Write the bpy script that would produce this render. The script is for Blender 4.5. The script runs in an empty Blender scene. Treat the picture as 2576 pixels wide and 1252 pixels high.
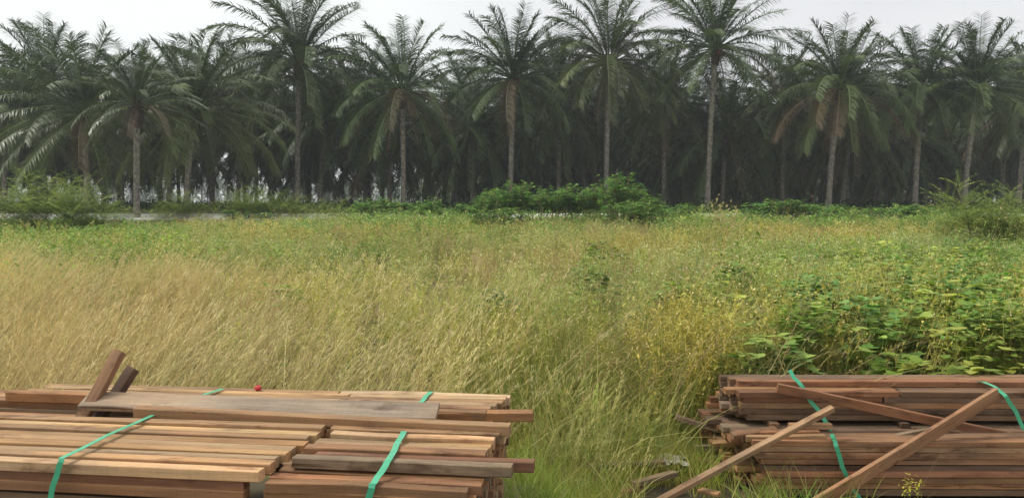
import bpy, math, random
import numpy as np
from mathutils import Vector, Matrix

# ------------------------------------------------------------------ camera, sky, sun, exposure
scene = bpy.context.scene
C = scene.collection
F_PX, CU, CV, HOR = 2004.0, 1288.0, 626.0, 512.0          # photograph measured at 2576 px width
PITCH = math.atan((CV - HOR) / F_PX)
CAM_Z = 1.8
cam_d = bpy.data.cameras.new("camera")
cam = bpy.data.objects.new("camera", cam_d)
C.objects.link(cam)
cam.location = (0, 0, CAM_Z)
cam.rotation_euler = (math.radians(90) - PITCH, 0, 0)
cam_d.sensor_width = 36
cam_d.lens = 36 * F_PX / 2576
cam_d.clip_start = 0.1
cam_d.clip_end = 3000
scene.camera = cam

SUN_EL, SUN_AZ = math.radians(56), math.radians(-75)       # azimuth measured from +Y towards +X
world = bpy.data.worlds.new("World")
scene.world = world
world.use_nodes = True
nt = world.node_tree
nt.nodes.clear()
wo = nt.nodes.new("ShaderNodeOutputWorld")
bg = nt.nodes.new("ShaderNodeBackground")
bg.inputs["Strength"].default_value = 0.1
sky = nt.nodes.new("ShaderNodeTexSky")
sky.sky_type = 'NISHITA'
sky.sun_disc = False
sky.sun_elevation = SUN_EL
sky.sun_rotation = SUN_AZ
sky.dust_density = 4.0
hs = nt.nodes.new("ShaderNodeHueSaturation")
hs.inputs["Saturation"].default_value = 0.25
tc = nt.nodes.new("ShaderNodeTexCoord")
mp = nt.nodes.new("ShaderNodeMapping")
mp.inputs["Location"].default_value = (1.3, 0.4, 0.0)
mp.inputs["Scale"].default_value = (0.9, 0.9, 2.2)
nz = nt.nodes.new("ShaderNodeTexNoise")
nz.inputs["Scale"].default_value = 1.1
nz.inputs["Detail"].default_value = 4.0
nz.inputs["Roughness"].default_value = 0.45
rp = nt.nodes.new("ShaderNodeValToRGB")
rp.color_ramp.elements[0].position = 0.3
rp.color_ramp.elements[0].color = (0.74, 0.74, 0.77, 1)
rp.color_ramp.elements[1].position = 0.62
rp.color_ramp.elements[1].color = (0.93, 0.96, 0.95, 1)
# cloud is a little thinner to the west: a broad brightness drift over the sky
sx = nt.nodes.new("ShaderNodeSeparateXYZ")
mr = nt.nodes.new("ShaderNodeMapRange")
mr.inputs[1].default_value = -0.35; mr.inputs[2].default_value = 0.6
mr.inputs[3].default_value = 0.22; mr.inputs[4].default_value = -0.22
ad = nt.nodes.new("ShaderNodeMath"); ad.operation = 'ADD'
sc10 = nt.nodes.new("ShaderNodeVectorMath"); sc10.operation = 'SCALE'
sc10.inputs["Scale"].default_value = 8.6
mx = nt.nodes.new("ShaderNodeMix"); mx.data_type = 'RGBA'
mx.inputs[0].default_value = 0.9
L = nt.links.new
L(tc.outputs["Generated"], mp.inputs["Vector"]); L(mp.outputs[0], nz.inputs["Vector"])
L(tc.outputs["Generated"], sx.inputs[0]); L(sx.outputs["X"], mr.inputs[0])
L(nz.outputs[0], ad.inputs[0]); L(mr.outputs[0], ad.inputs[1]); L(ad.outputs[0], rp.inputs[0])
L(rp.outputs[0], sc10.inputs[0])
L(sky.outputs[0], hs.inputs["Color"])
L(hs.outputs[0], mx.inputs["A"]); L(sc10.outputs[0], mx.inputs["B"])
L(mx.outputs["Result"], bg.inputs["Color"]); L(bg.outputs[0], wo.inputs[0])

sun_d = bpy.data.lights.new("sun", 'SUN')
sun_d.energy = 2.0
sun_d.angle = math.radians(14)
sun_d.color = (1.0, 0.95, 0.86)
sun = bpy.data.objects.new("sun", sun_d)
C.objects.link(sun)
sd = Vector((math.cos(SUN_EL) * math.sin(SUN_AZ), math.cos(SUN_EL) * math.cos(SUN_AZ), math.sin(SUN_EL)))
sun.rotation_euler = sd.to_track_quat('Z', 'Y').to_euler()

scene.view_settings.view_transform = 'Standard'
scene.view_settings.look = 'None'
scene.view_settings.gamma = 1
scene.view_settings.exposure = 0.42
scene.cycles.max_bounces = 6
scene.cycles.diffuse_bounces = 4
scene.cycles.transmission_bounces = 4
scene.cycles.volume_bounces = 0
scene.cycles.volume_step_rate = 4

rng = np.random.default_rng(7)
random.seed(7)
PI = math.pi


def lin(r, g, b):
    f = lambda c: (c / 255 / 12.92) if c / 255 <= 0.04045 else ((c / 255 + 0.055) / 1.055) ** 2.4
    return (f(r), f(g), f(b))


cp, sp = math.cos(PITCH), math.sin(PITCH)


def ray(u, v):
    dx, dy = (u - CU) / F_PX, -(v - CV) / F_PX
    return np.array([dx, cp + dy * sp, -sp + dy * cp])


def at_z(u, v, z):
    r = ray(u, v)
    t = (z - CAM_Z) / r[2]
    return Vector((r[0] * t, r[1] * t, z))


def at_y(u, v, y):
    r = ray(u, v)
    t = y / r[1]
    return Vector((r[0] * t, y, CAM_Z + r[2] * t))


def smooth(a, b, x):
    t = np.clip((x - a) / (b - a), 0, 1)
    return t * t * (3 - 2 * t)


def ground_z(x, y):
    x = np.asarray(x, float); y = np.asarray(y, float)
    z = 0.15 * smooth(12, 45, y) + 0.64 * smooth(46.6, 49.6, y) + 0.33 * np.clip((y - 49.6) / 4.6, 0, 1)
    z = z + 0.05 * np.sin(x * 0.31 + 1) * np.sin(y * 0.27) * smooth(8, 20, y) * (1 - smooth(40, 46, y))
    # the low earth bank that carries the left lumber stack
    bank = (1 - smooth(0.02, 0.4, x)) * (1 - smooth(3.85, 4.5, y)) * smooth(1.0, 1.9, y)
    dip = smooth(1.0, 1.5, x) * (1 - smooth(5.2, 6.6, y)) * (1 - smooth(5.5, 7, x))
    return z + 0.45 * bank - 0.085 * dip


def tag(o, label=None, cat=None, group=None, kind=None):
    if label: o["label"] = label
    if cat: o["category"] = cat
    if group: o["group"] = group
    if kind: o["kind"] = kind
    return o


# ------------------------------------------------------------------ materials
def new_mat(name):
    m = bpy.data.materials.new(name)
    m.use_nodes = True
    n = m.node_tree
    n.nodes.clear()
    out = n.nodes.new("ShaderNodeOutputMaterial")
    p = n.nodes.new("ShaderNodeBsdfPrincipled")
    n.links.new(p.outputs[0], out.inputs[0])
    return m, n, p, out


def leaf_mat(name, rough=0.55, trans=0.3, spec=0.3, noise=0.0):
    """Leaf colour comes from the mesh's own 'Col' attribute (the plant's colour), a share of light passes through."""
    m, n, p, out = new_mat(name)
    a = n.nodes.new("ShaderNodeAttribute"); a.attribute_name = "Col"
    p.inputs["Roughness"].default_value = rough
    p.inputs["Specular IOR Level"].default_value = spec
    tr = n.nodes.new("ShaderNodeBsdfTranslucent")
    ms = n.nodes.new("ShaderNodeMixShader"); ms.inputs[0].default_value = trans
    hv = n.nodes.new("ShaderNodeHueSaturation")
    hv.inputs["Saturation"].default_value = 1.15
    hv.inputs["Value"].default_value = 1.1
    n.links.new(a.outputs["Color"], p.inputs["Base Color"])
    n.links.new(a.outputs["Color"], hv.inputs["Color"])
    n.links.new(hv.outputs[0], tr.inputs["Color"])
    n.links.new(p.outputs[0], ms.inputs[1]); n.links.new(tr.outputs[0], ms.inputs[2])
    n.links.new(ms.outputs[0], out.inputs[0])
    return m


def mottled_mat(name, c0, c1, scale=6.0, rough=0.85, detail=6.0, bump=0.3, stretch=(1, 1, 1), coord="Object"):
    m, n, p, out = new_mat(name)
    t = n.nodes.new("ShaderNodeTexCoord")
    mpn = n.nodes.new("ShaderNodeMapping"); mpn.inputs["Scale"].default_value = stretch
    z = n.nodes.new("ShaderNodeTexNoise")
    z.inputs["Scale"].default_value = scale; z.inputs["Detail"].default_value = detail
    z.inputs["Roughness"].default_value = 0.65
    r = n.nodes.new("ShaderNodeValToRGB")
    r.color_ramp.elements[0].position = 0.35; r.color_ramp.elements[0].color = (*c0, 1)
    r.color_ramp.elements[1].position = 0.65; r.color_ramp.elements[1].color = (*c1, 1)
    b = n.nodes.new("ShaderNodeBump"); b.inputs["Strength"].default_value = bump
    n.links.new(t.outputs[coord], mpn.inputs[0]); n.links.new(mpn.outputs[0], z.inputs["Vector"])
    n.links.new(z.outputs[0], r.inputs[0]); n.links.new(r.outputs[0], p.inputs["Base Color"])
    n.links.new(z.outputs[0], b.inputs["Height"]); n.links.new(b.outputs[0], p.inputs["Normal"])
    p.inputs["Roughness"].default_value = rough
    return m


M_PALM = leaf_mat("palm_leaf", 0.42, 0.12, 0.45)
M_LEAF = leaf_mat("soft_leaf", 0.7, 0.32, 0.12)
M_GRASS = leaf_mat("grass_blade", 0.7, 0.3, 0.12)
M_VINE = leaf_mat("vine_leaf", 0.65, 0.35, 0.2)
M_STEM = mottled_mat("plant_stem", (0.16, 0.12, 0.07), (0.30, 0.24, 0.15), 14)
M_TRUNK = mottled_mat("palm_trunk", (0.07, 0.06, 0.048), (0.33, 0.30, 0.235), 4.5, 0.9, 9, 0.8, (1.6, 1.6, 1.0))
M_BOOT = mottled_mat("frond_base_fibre", (0.02, 0.014, 0.010), (0.09, 0.055, 0.035), 5, 0.9, 8, 1.0)
M_SOIL = mottled_mat("soil", (0.045, 0.035, 0.02), (0.12, 0.10, 0.05), 1.3, 0.95, 8, 0.5)
M_SAND = mottled_mat("pale_sand", (0.88, 0.83, 0.79), (0.95, 0.92, 0.89), 1.2, 0.9, 6, 0.2)
M_FRUIT = mottled_mat("palm_fruit", (0.05, 0.012, 0.008), (0.16, 0.04, 0.02), 18, 0.5, 6, 0.8)


def wood_mat(name):
    """Sawn timber. The plank's own colour is its object colour; grain, stains and knots ride on the plank's length (local X)."""
    m, n, p, out = new_mat(name)
    t = n.nodes.new("ShaderNodeTexCoord")
    oi = n.nodes.new("ShaderNodeObjectInfo")
    off = n.nodes.new("ShaderNodeVectorMath"); off.operation = 'SCALE'; off.inputs["Scale"].default_value = 31.0
    cmb = n.nodes.new("ShaderNodeCombineXYZ")
    n.links.new(oi.outputs["Random"], cmb.inputs[0]); n.links.new(oi.outputs["Random"], cmb.inputs[1]); n.links.new(oi.outputs["Random"], cmb.inputs[2])
    n.links.new(cmb.outputs[0], off.inputs[0])
    add = n.nodes.new("ShaderNodeVectorMath"); add.operation = 'ADD'
    n.links.new(t.outputs["Object"], add.inputs[0]); n.links.new(off.outputs[0], add.inputs[1])

    def nz_(sc, st, det=5.0, ro=0.6):
        mm = n.nodes.new("ShaderNodeMapping"); mm.inputs["Scale"].default_value = st
        k = n.nodes.new("ShaderNodeTexNoise"); k.inputs["Scale"].default_value = sc
        k.inputs["Detail"].default_value = det; k.inputs["Roughness"].default_value = ro
        n.links.new(add.outputs[0], mm.inputs[0]); n.links.new(mm.outputs[0], k.inputs["Vector"])
        return k
    grain = nz_(60, (0.05, 1, 1), 6, 0.7)
    stain = nz_(3.0, (0.5, 2, 2), 4, 0.6)
    blot = nz_(9.0, (0.35, 1, 1), 5, 0.65)

    def ramp(src, p0, c0, p1, c1):
        r = n.nodes.new("ShaderNodeValToRGB")
        r.color_ramp.elements[0].position = p0; r.color_ramp.elements[0].color = (*c0, 1)
        r.color_ramp.elements[1].position = p1; r.color_ramp.elements[1].color = (*c1, 1)
        n.links.new(src, r.inputs[0]); return r
    g = ramp(grain.outputs[0], 0.3, (0.66, 0.64, 0.62), 0.7, (1.12, 1.12, 1.12))
    s = ramp(stain.outputs[0], 0.36, (0.66, 0.64, 0.66), 0.6, (1.08, 1.06, 1.03))
    b2 = ramp(blot.outputs[0], 0.34, (0.5, 0.44, 0.42), 0.44, (1, 1, 1))
    saw = nz_(8.0, (14, 0.4, 0.4), 2, 0.5)
    s3 = ramp(saw.outputs[0], 0.35, (0.95, 0.945, 0.94), 0.6, (1.02, 1.02, 1.02))
    crack = nz_(26.0, (0.035, 1.0, 1.0), 2, 0.5)
    s4 = ramp(crack.outputs[0], 0.27, (0.35, 0.3, 0.28), 0.31, (1, 1, 1))
    weath = nz_(1.6, (0.6, 1, 1), 3, 0.6)
    s5 = ramp(weath.outputs[0], 0.4, (0.86, 0.92, 0.98), 0.62, (1.05, 0.99, 0.93))
    cur = oi.outputs["Color"]
    for r in (g, s, b2, s3, s4, s5):
        q = n.nodes.new("ShaderNodeMix"); q.data_type = 'RGBA'; q.blend_type = 'MULTIPLY'
        q.inputs[0].default_value = 1.0
        n.links.new(cur, q.inputs["A"]); n.links.new(r.outputs[0], q.inputs["B"]); cur = q.outputs["Result"]
    n.links.new(cur, p.inputs["Base Color"])
    bp = n.nodes.new("ShaderNodeBump"); bp.inputs["Strength"].default_value = 0.35; bp.inputs["Distance"].default_value = 0.004
    n.links.new(grain.outputs[0], bp.inputs["Height"]); n.links.new(bp.outputs[0], p.inputs["Normal"])
    p.inputs["Roughness"].default_value = 0.72
    p.inputs["Specular IOR Level"].default_value = 0.25
    return m


M_WOOD = wood_mat("sawn_timber")


def strap_mat():
    m, n, p, out = new_mat("green_strap")
    t = n.nodes.new("ShaderNodeTexCoord")
    z = n.nodes.new("ShaderNodeTexNoise"); z.inputs["Scale"].default_value = 40
    r = n.nodes.new("ShaderNodeValToRGB")
    r.color_ramp.elements[0].color = (0.04, 0.34, 0.17, 1); r.color_ramp.elements[1].color = (0.10, 0.50, 0.29, 1)
    n.links.new(t.outputs["Object"], z.inputs["Vector"]); n.links.new(z.outputs[0], r.inputs[0])
    n.links.new(r.outputs[0], p.inputs["Base Color"])
    p.inputs["Roughness"].default_value = 0.35
    return m


M_STRAP = strap_mat()
M_RED = mottled_mat("red_plastic", (0.45, 0.02, 0.03), (0.65, 0.05, 0.06), 60, 0.5)
M_PAPER = mottled_mat("torn_paper", (0.28, 0.26, 0.21), (0.58, 0.55, 0.47), 18, 0.8)


# ------------------------------------------------------------------ mesh building
def mesh_from(name, V, Q, col=None, mat=None, smooth_=False):
    V = np.ascontiguousarray(V, np.float32); Q = np.ascontiguousarray(Q, np.int32)
    me = bpy.data.meshes.new(name)
    me.vertices.add(len(V)); me.vertices.foreach_set("co", V.ravel())
    k = Q.shape[1]
    me.loops.add(Q.size); me.loops.foreach_set("vertex_index", Q.ravel())
    me.polygons.add(len(Q)); me.polygons.foreach_set("loop_start", np.arange(0, Q.size, k, dtype=np.int32))
    if smooth_:
        me.polygons.foreach_set("use_smooth", np.ones(len(Q), bool))
    me.update(calc_edges=True)
    if col is not None:
        at = me.attributes.new("Col", 'FLOAT_COLOR', 'POINT')
        c4 = np.ones((len(V), 4), np.float32); c4[:, :3] = col
        at.data.foreach_set("color", c4.ravel())
    if mat: me.materials.append(mat)
    return me


def obj_mesh(name, me, parent=None, loc=(0, 0, 0)):
    o = bpy.data.objects.new(name, me)
    C.objects.link(o)
    o.location = loc
    if parent: o.parent = parent
    return o


def empty(name, loc, rz=0.0):
    o = bpy.data.objects.new(name, None)
    C.objects.link(o)
    o.location = loc; o.rotation_euler = (0, 0, rz)
    o.empty_display_size = 0.3
    return o


class Geo:
    def __init__(self): self.V = []; self.Q = []; self.Cc = []; self.n = 0
    def add(self, V, Q, c):
        self.V.append(V); self.Q.append(Q + self.n); self.n += len(V)
        cc = np.empty((len(V), 3)); cc[:] = c
        self.Cc.append(cc)
    def get(self): return np.concatenate(self.V), np.concatenate(self.Q), np.concatenate(self.Cc)


def ribbons(g, base, phi, th0, bend, Ln, W, prof, col, sidephi=None, k=None):
    """N curved ribbons at once; prof = width profile along the ribbon."""
    base = np.asarray(base, float); N = len(base)
    prof = np.asarray(prof, float); k = len(prof)
    b = lambda a: np.broadcast_to(np.asarray(a, float), (N,)).copy()
    phi, th0, bend, Ln, W = map(b, (phi, th0, bend, Ln, W))
    j = (np.arange(k - 1) + 0.5) / (k - 1)
    th = th0[:, None] + bend[:, None] * j[None]
    ds = (Ln / (k - 1))[:, None]
    st = np.stack([np.sin(th) * np.cos(phi)[:, None] * ds, np.sin(th) * np.sin(phi)[:, None] * ds, np.cos(th) * ds], -1)
    P = np.concatenate([np.zeros((N, 1, 3)), np.cumsum(st, 1)], 1) + base[:, None]
    sph = phi + PI / 2 if sidephi is None else b(sidephi)
    S = np.stack([np.cos(sph), np.sin(sph), np.zeros(N)], -1)
    w = (W[:, None] * prof[None] * 0.5)[..., None]
    A = P - S[:, None] * w; B = P + S[:, None] * w
    V = np.stack([A, B], 2).reshape(N * k * 2, 3)
    o = (np.arange(N) * k * 2)[:, None] + (np.arange(k - 1) * 2)[None]
    Q = np.stack([o, o + 1, o + 3, o + 2], -1).reshape(-1, 4)
    c = np.asarray(col, float)
    if c.ndim == 2: c = np.repeat(c, k * 2, 0)
    g.add(V, Q, c)
    return P


def tube(g, P, R, col, sides=6, cap=False):
    P = np.asarray(P, float); k = len(P); R = np.broadcast_to(np.asarray(R, float), (k,))
    T = np.gradient(P, axis=0); T /= np.linalg.norm(T, axis=1)[:, None] + 1e-9
    up = np.array([0, 0, 1.0]) if abs(T[0][2]) < 0.9 else np.array([1.0, 0, 0])
    V = []
    for i in range(k):
        a = np.cross(T[i], up); a /= np.linalg.norm(a) + 1e-9
        b = np.cross(T[i], a)
        an = np.arange(sides) * 2 * PI / sides
        V.append(P[i] + R[i] * (np.cos(an)[:, None] * a + np.sin(an)[:, None] * b))
    V = np.concatenate(V)
    i, s = np.meshgrid(np.arange(k - 1), np.arange(sides), indexing='ij')
    s2 = (s + 1) % sides
    Q = np.stack([i * sides + s, i * sides + s2, (i + 1) * sides + s2, (i + 1) * sides + s], -1).reshape(-1, 4)
    g.add(V, Q, col)


def jit(c, n, amt=0.15, hue=0.05):
    c = np.asarray(c)[None] * (1 + rng.uniform(-amt, amt, (n, 1)))
    return np.clip(c * (1 + rng.uniform(-hue, hue, (n, 3))), 0.002, 1)


def mixc(a, b, n, p=0.5):
    t = (rng.random(n) < p)[:, None]
    return np.where(t, np.asarray(b)[None], np.asarray(a)[None])


U = lambda a, b, n=None: rng.uniform(a, b, n)

# ------------------------------------------------------------------ terrain, sandy track
def grid_mesh(name, xs, ys, mat, dz=0.0):
    X, Y = np.meshgrid(xs, ys)
    Z = ground_z(X, Y) + dz
    V = np.stack([X, Y, Z], -1).reshape(-1, 3)
    nx = len(xs)
    i, j = np.meshgrid(np.arange(len(ys) - 1), np.arange(nx - 1), indexing='ij')
    Q = np.stack([i * nx + j, i * nx + j + 1, (i + 1) * nx + j + 1, (i + 1) * nx + j], -1).reshape(-1, 4)
    return mesh_from(name, V, Q, None, mat, True)


xs = np.concatenate([np.linspace(-1500, -120, 8), np.linspace(-100, -8, 60), np.linspace(-7.5, 7.5, 76), np.linspace(8, 100, 60), np.linspace(120, 1500, 8)])
ys = np.concatenate([np.linspace(-40, -1, 12), np.linspace(-0.5, 8, 60), np.linspace(8.5, 46, 50), np.linspace(46.5, 55, 36), np.linspace(60, 1500, 20)])
tag(obj_mesh("ground", grid_mesh("ground", xs, ys, M_SOIL)), kind="structure")
tag(obj_mesh("sandy_road", grid_mesh("sandy_road", np.linspace(-140, 140, 90), np.linspace(49.5, 54.3, 14), M_SAND, 0.006)), kind="structure")

# ------------------------------------------------------------------ oil palms
GREEN_P = np.array((0.062, 0.098, 0.036))
GREEN_T = np.array((0.145, 0.170, 0.058))
BROWN_P = np.array((0.21, 0.155, 0.085))


def frond(g, phi, th0, bend, Lf, col, pairs, hang=0.6, lw=0.05, twist=0.0, llen=0.95):
    """One pinnate frond from the origin: rachis and two ranks of drooping leaflets."""
    k = 12
    s = np.linspace(0, 1, k)
    th = th0 + bend * s ** 1.3
    ds = Lf / (k - 1)
    sw = twist * s ** 2
    d = np.stack([np.sin(th) * np.cos(phi + sw), np.sin(th) * np.sin(phi + sw), np.cos(th)], -1)
    P = np.concatenate([np.zeros((1, 3)), np.cumsum(d[:-1] * ds, 0)], 0)
    P += np.array([math.cos(phi), math.sin(phi), 0]) * 0.12
    tube(g, P[::2] if pairs < 40 else P, np.linspace(0.055, 0.012, len(P[::2]) if pairs < 40 else k), np.asarray(col) * 1.7 + 0.01, 4)
    t = np.linspace(0.17, 0.995, pairs)
    t = np.concatenate([t, t]); sg = np.repeat([1.0, -1.0], pairs)
    n = len(t)
    t = np.clip(t + U(-0.004, 0.004, n), 0, 0.999)
    i = t * (k - 1); i0 = np.floor(i).astype(int); f = (i - i0)[:, None]
    B = P[i0] * (1 - f) + P[np.minimum(i0 + 1, k - 1)] * f
    D = d[i0]
    side = np.stack([-np.sin(phi + sw[i0]), np.cos(phi + sw[i0]), np.zeros(n)], -1)
    up = np.cross(side, D); up[up[:, 2] < 0] *= 1
    prof = np.sin(np.clip((t - 0.1) / 1.02, 0, 1) * PI) ** 0.5
    LL = llen * (0.34 + 0.70 * prof) * U(0.72, 1.12, n)
    fw = 0.35 + 0.5 * t + U(-0.12, 0.12, n)
    upw = U(-0.45, 0.45, n)                                       # leaflets leave the rachis in several planes
    d1 = side * sg[:, None] + D * fw[:, None] + up * upw[:, None]
    d1 /= np.linalg.norm(d1, axis=1)[:, None]
    d2 = d1 + np.array([0, 0, -1.0]) * (hang * U(0.6, 1.4, n))[:, None]
    d2 /= np.linalg.norm(d2, axis=1)[:, None]
    m = B + d1 * (LL * 0.45)[:, None]
    e = m + d2 * (LL * 0.55)[:, None]
    ws = np.cross(d1, np.array([0, 0, 1.0])); ws += up * 0.4 + D * 0.5
    ws -= d1 * (ws * d1).sum(1)[:, None]; ws /= np.linalg.norm(ws, axis=1)[:, None] + 1e-9
    w = lw * U(0.8, 1.15, n)[:, None]
    V = np.stack([B - ws * w * 0.3, B + ws * w * 0.3, m - ws * w * 0.5, m + ws * w * 0.5, e - ws * w * 0.08, e + ws * w * 0.08], 1).reshape(-1, 3)
    o = (np.arange(n) * 6)[:, None]
    Q = np.stack([np.concatenate([o, o + 1, o + 3, o + 2], 1), np.concatenate([o + 2, o + 3, o + 5, o + 4], 1)], 1).reshape(-1, 4)
    c = jit(col, n, 0.2, 0.06)
    g.add(V, Q, np.repeat(c, 6, 0))


def crown_geo(nf=40, pairs=88, Lf=6.2, droop=1.0, lw=0.057, spread=1.0, seed=0, brown=0.0):
    g = Geo()
    for i in range(nf):
        a = (i + 0.5) / nf
        phi = i * 2.39996 + U(-0.15, 0.15) + seed
        th0 = math.radians(3 + 120 * a ** 1.0 * spread) + U(-0.08, 0.08)
        tot = math.radians((24 + 36 * math.sin(a * PI * 0.85)) * droop) * U(0.7, 1.35)
        tot = min(tot, math.radians(168) - th0)
        ll = Lf * (0.80 + 0.25 * math.sin(min(1, a * 1.6) * PI * 0.5)) * U(0.92, 1.08)
        if a > 0.8: ll *= 0.92
        col = GREEN_P * (1 - 0.35 * a) + GREEN_T * 0.45 * a
        col = col * U(0.75, 1.35)
        if a > 0.68 and rng.random() < brown * 1.3: col = BROWN_P * U(0.45, 0.9)
        if rng.random() < 0.06: ll *= U(0.45, 0.7)
        frond(g, phi, th0, max(tot, 0.1), ll, col, pairs, hang=0.22 + 0.6 * a, lw=lw, twist=U(-0.35, 0.35))
    # spear leaves
    for i in range(3):
        b = np.zeros((1, 3)); ribbons(g, b, U(0, 6), U(0.0, 0.12), 0.1, Lf * U(0.6, 0.8), 0.07, [1, .8, .5, .2], GREEN_T)
    return g.get()


CKW = [dict(nf=52, Lf=6.3), dict(nf=56, Lf=6.4, droop=1.1), dict(nf=44, Lf=6.1, droop=0.9, spread=0.98),
       dict(nf=56, Lf=6.4, droop=1.05, spread=1.08), dict(nf=52, Lf=6.3, droop=1.25, spread=1.05)]


def own_crown(k, brown):
    kw = dict(CKW[k]); kw["nf"] += int(rng.integers(-5, 6)); kw["droop"] = kw.get("droop", 1.0) * U(0.85, 1.2); kw["Lf"] *= U(0.95, 1.08)
    V_, Q_, C_ = crown_geo(seed=U(0, 6.28), brown=brown, **kw)
    return mesh_from("crown", V_, Q_, C_ * (1 + U(-0.15, 0.15)) * np.array([1 + U(-0.1, 0.15), 1, 1 + U(-0.1, 0.1)]), M_PALM)


BACK = []
for s_ in range(5):
    V_, Q_, C_ = crown_geo(nf=48, pairs=44, Lf=6.9, droop=1.1, lw=0.11, spread=1.2, seed=s_, brown=0.06)
    BACK.append(mesh_from("crown", V_, Q_, C_ * 0.9, M_PALM))


def trunk_mesh(H, r=0.21, lean=(0, 0), sides=12):
    g = Geo()
    n = max(8, int(H / 0.22))
    z = np.linspace(-0.15, H, n)
    t = z / H
    P = np.stack([lean[0] * t ** 1.6, lean[1] * t ** 1.6, z], -1)
    R = r * (1.25 - 0.35 * np.clip(t * 5, 0, 1) + 0.12 * t) * (1 + 0.045 * np.sin(np.arange(n) * 2.1) + U(-0.03, 0.03, n))
    R[-4:] *= [1.1, 1.2, 1.25, 1.1]
    tube(g, P, R, (1, 1, 1), sides)
    V, Q, _ = g.get()
    V[:, :2] += U(-0.012, 0.012, (len(V), 2))
    return mesh_from("trunk", V, Q, None, M_TRUNK, True)


def boots_mesh():
    """Ragged cut frond bases under the crown, with the fibre between them."""
    g = Geo()
    n = 90
    z = U(-1.3, 0.35, n); ph = U(0, 2 * PI, n)
    b = np.stack([0.14 * np.cos(ph), 0.14 * np.sin(ph), z], -1)
    ribbons(g, b, ph, U(0.35, 0.9, n), U(0.2, 0.7, n), U(0.3, 0.7, n) * (0.7 + 0.3 * (z + 1.3)), U(0.08, 0.15, n), [1, .9, .6, .15], jit((0.06, 0.04, 0.025), n, 0.4))
    zz = np.linspace(-1.3, 0.4, 9)
    tube(g, np.stack([0 * zz, 0 * zz, zz], -1), 0.24 + 0.14 * np.sin((zz + 1.3) / 1.7 * PI), (0.05, 0.03, 0.02), 12)
    V, Q, Cc = g.get()
    return mesh_from("frond_bases", V, Q, Cc, M_BOOT)


BOOTS = boots_mesh()


def fruit_mesh():
    g = Geo()
    m = 8
    for (px, py, pz, r) in ((0.34, 0.1, -0.1, 0.22), (-0.2, -0.32, -0.2, 0.24), (0.05, -0.36, 0.05, 0.2)):
        th = np.linspace(0.02, PI - 0.02, m)
        P = np.stack([px + 0 * th, py + 0 * th, pz - 1.2 * r * np.cos(th)], -1)
        tube(g, P, r * np.sin(th) * (1 + U(-0.1, 0.1, m)), (1, 1, 1), 10)
    V, Q, _ = g.get()
    return mesh_from("fruit_bunch", V + U(-0.015, 0.015, V.shape), Q, None, M_FRUIT, True)


FRUIT = fruit_mesh()


def dead_mesh(n, seed):
    g = Geo()
    for i in range(n):
        frond(g, -PI / 2 + U(-0.7, 0.7), math.radians(U(138, 158)), math.radians(U(10, 22)), U(3.6, 5.2), BROWN_P * U(0.6, 1.2), 40, 0.9, 0.05, 0.1, 0.6)
    V, Q, Cc = g.get()
    return mesh_from("dead_frond", V, Q, Cc, M_PALM)


DEAD = [dead_mesh(1, k) for k in range(3)]


def make_palm(x, y, zc, label, group, crown, yaw=0.0, scale=1.0, r=0.21, lean=(0, 0), dead=0, fruit=False, boots=True):
    gz = float(ground_z(x, y))
    H = zc - gz
    t = empty("oil_palm", (x, y, gz), 0)
    tag(t, label, "palm tree", group)
    obj_mesh("trunk", trunk_mesh(H, r, lean), t)
    c = obj_mesh("crown", crown, t, (lean[0], lean[1], H)); c.rotation_euler = (0, 0, yaw); c.scale = (scale,) * 3
    if boots:
        b = obj_mesh("frond_bases", BOOTS, t, (lean[0], lean[1], H)); b.rotation_euler = (0, 0, yaw * 2)
    if fruit:
        f = obj_mesh("fruit_bunch", FRUIT, t, (lean[0], lean[1], H - 0.15)); f.rotation_euler = (0, 0, yaw)
    for k in range(dead):
        d = obj_mesh("dead_frond", DEAD[k % 3], t, (lean[0], lean[1], H - 0.2)); d.rotation_euler = (0, 0, (k - 0.5) * 0.9)
    return t


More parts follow.
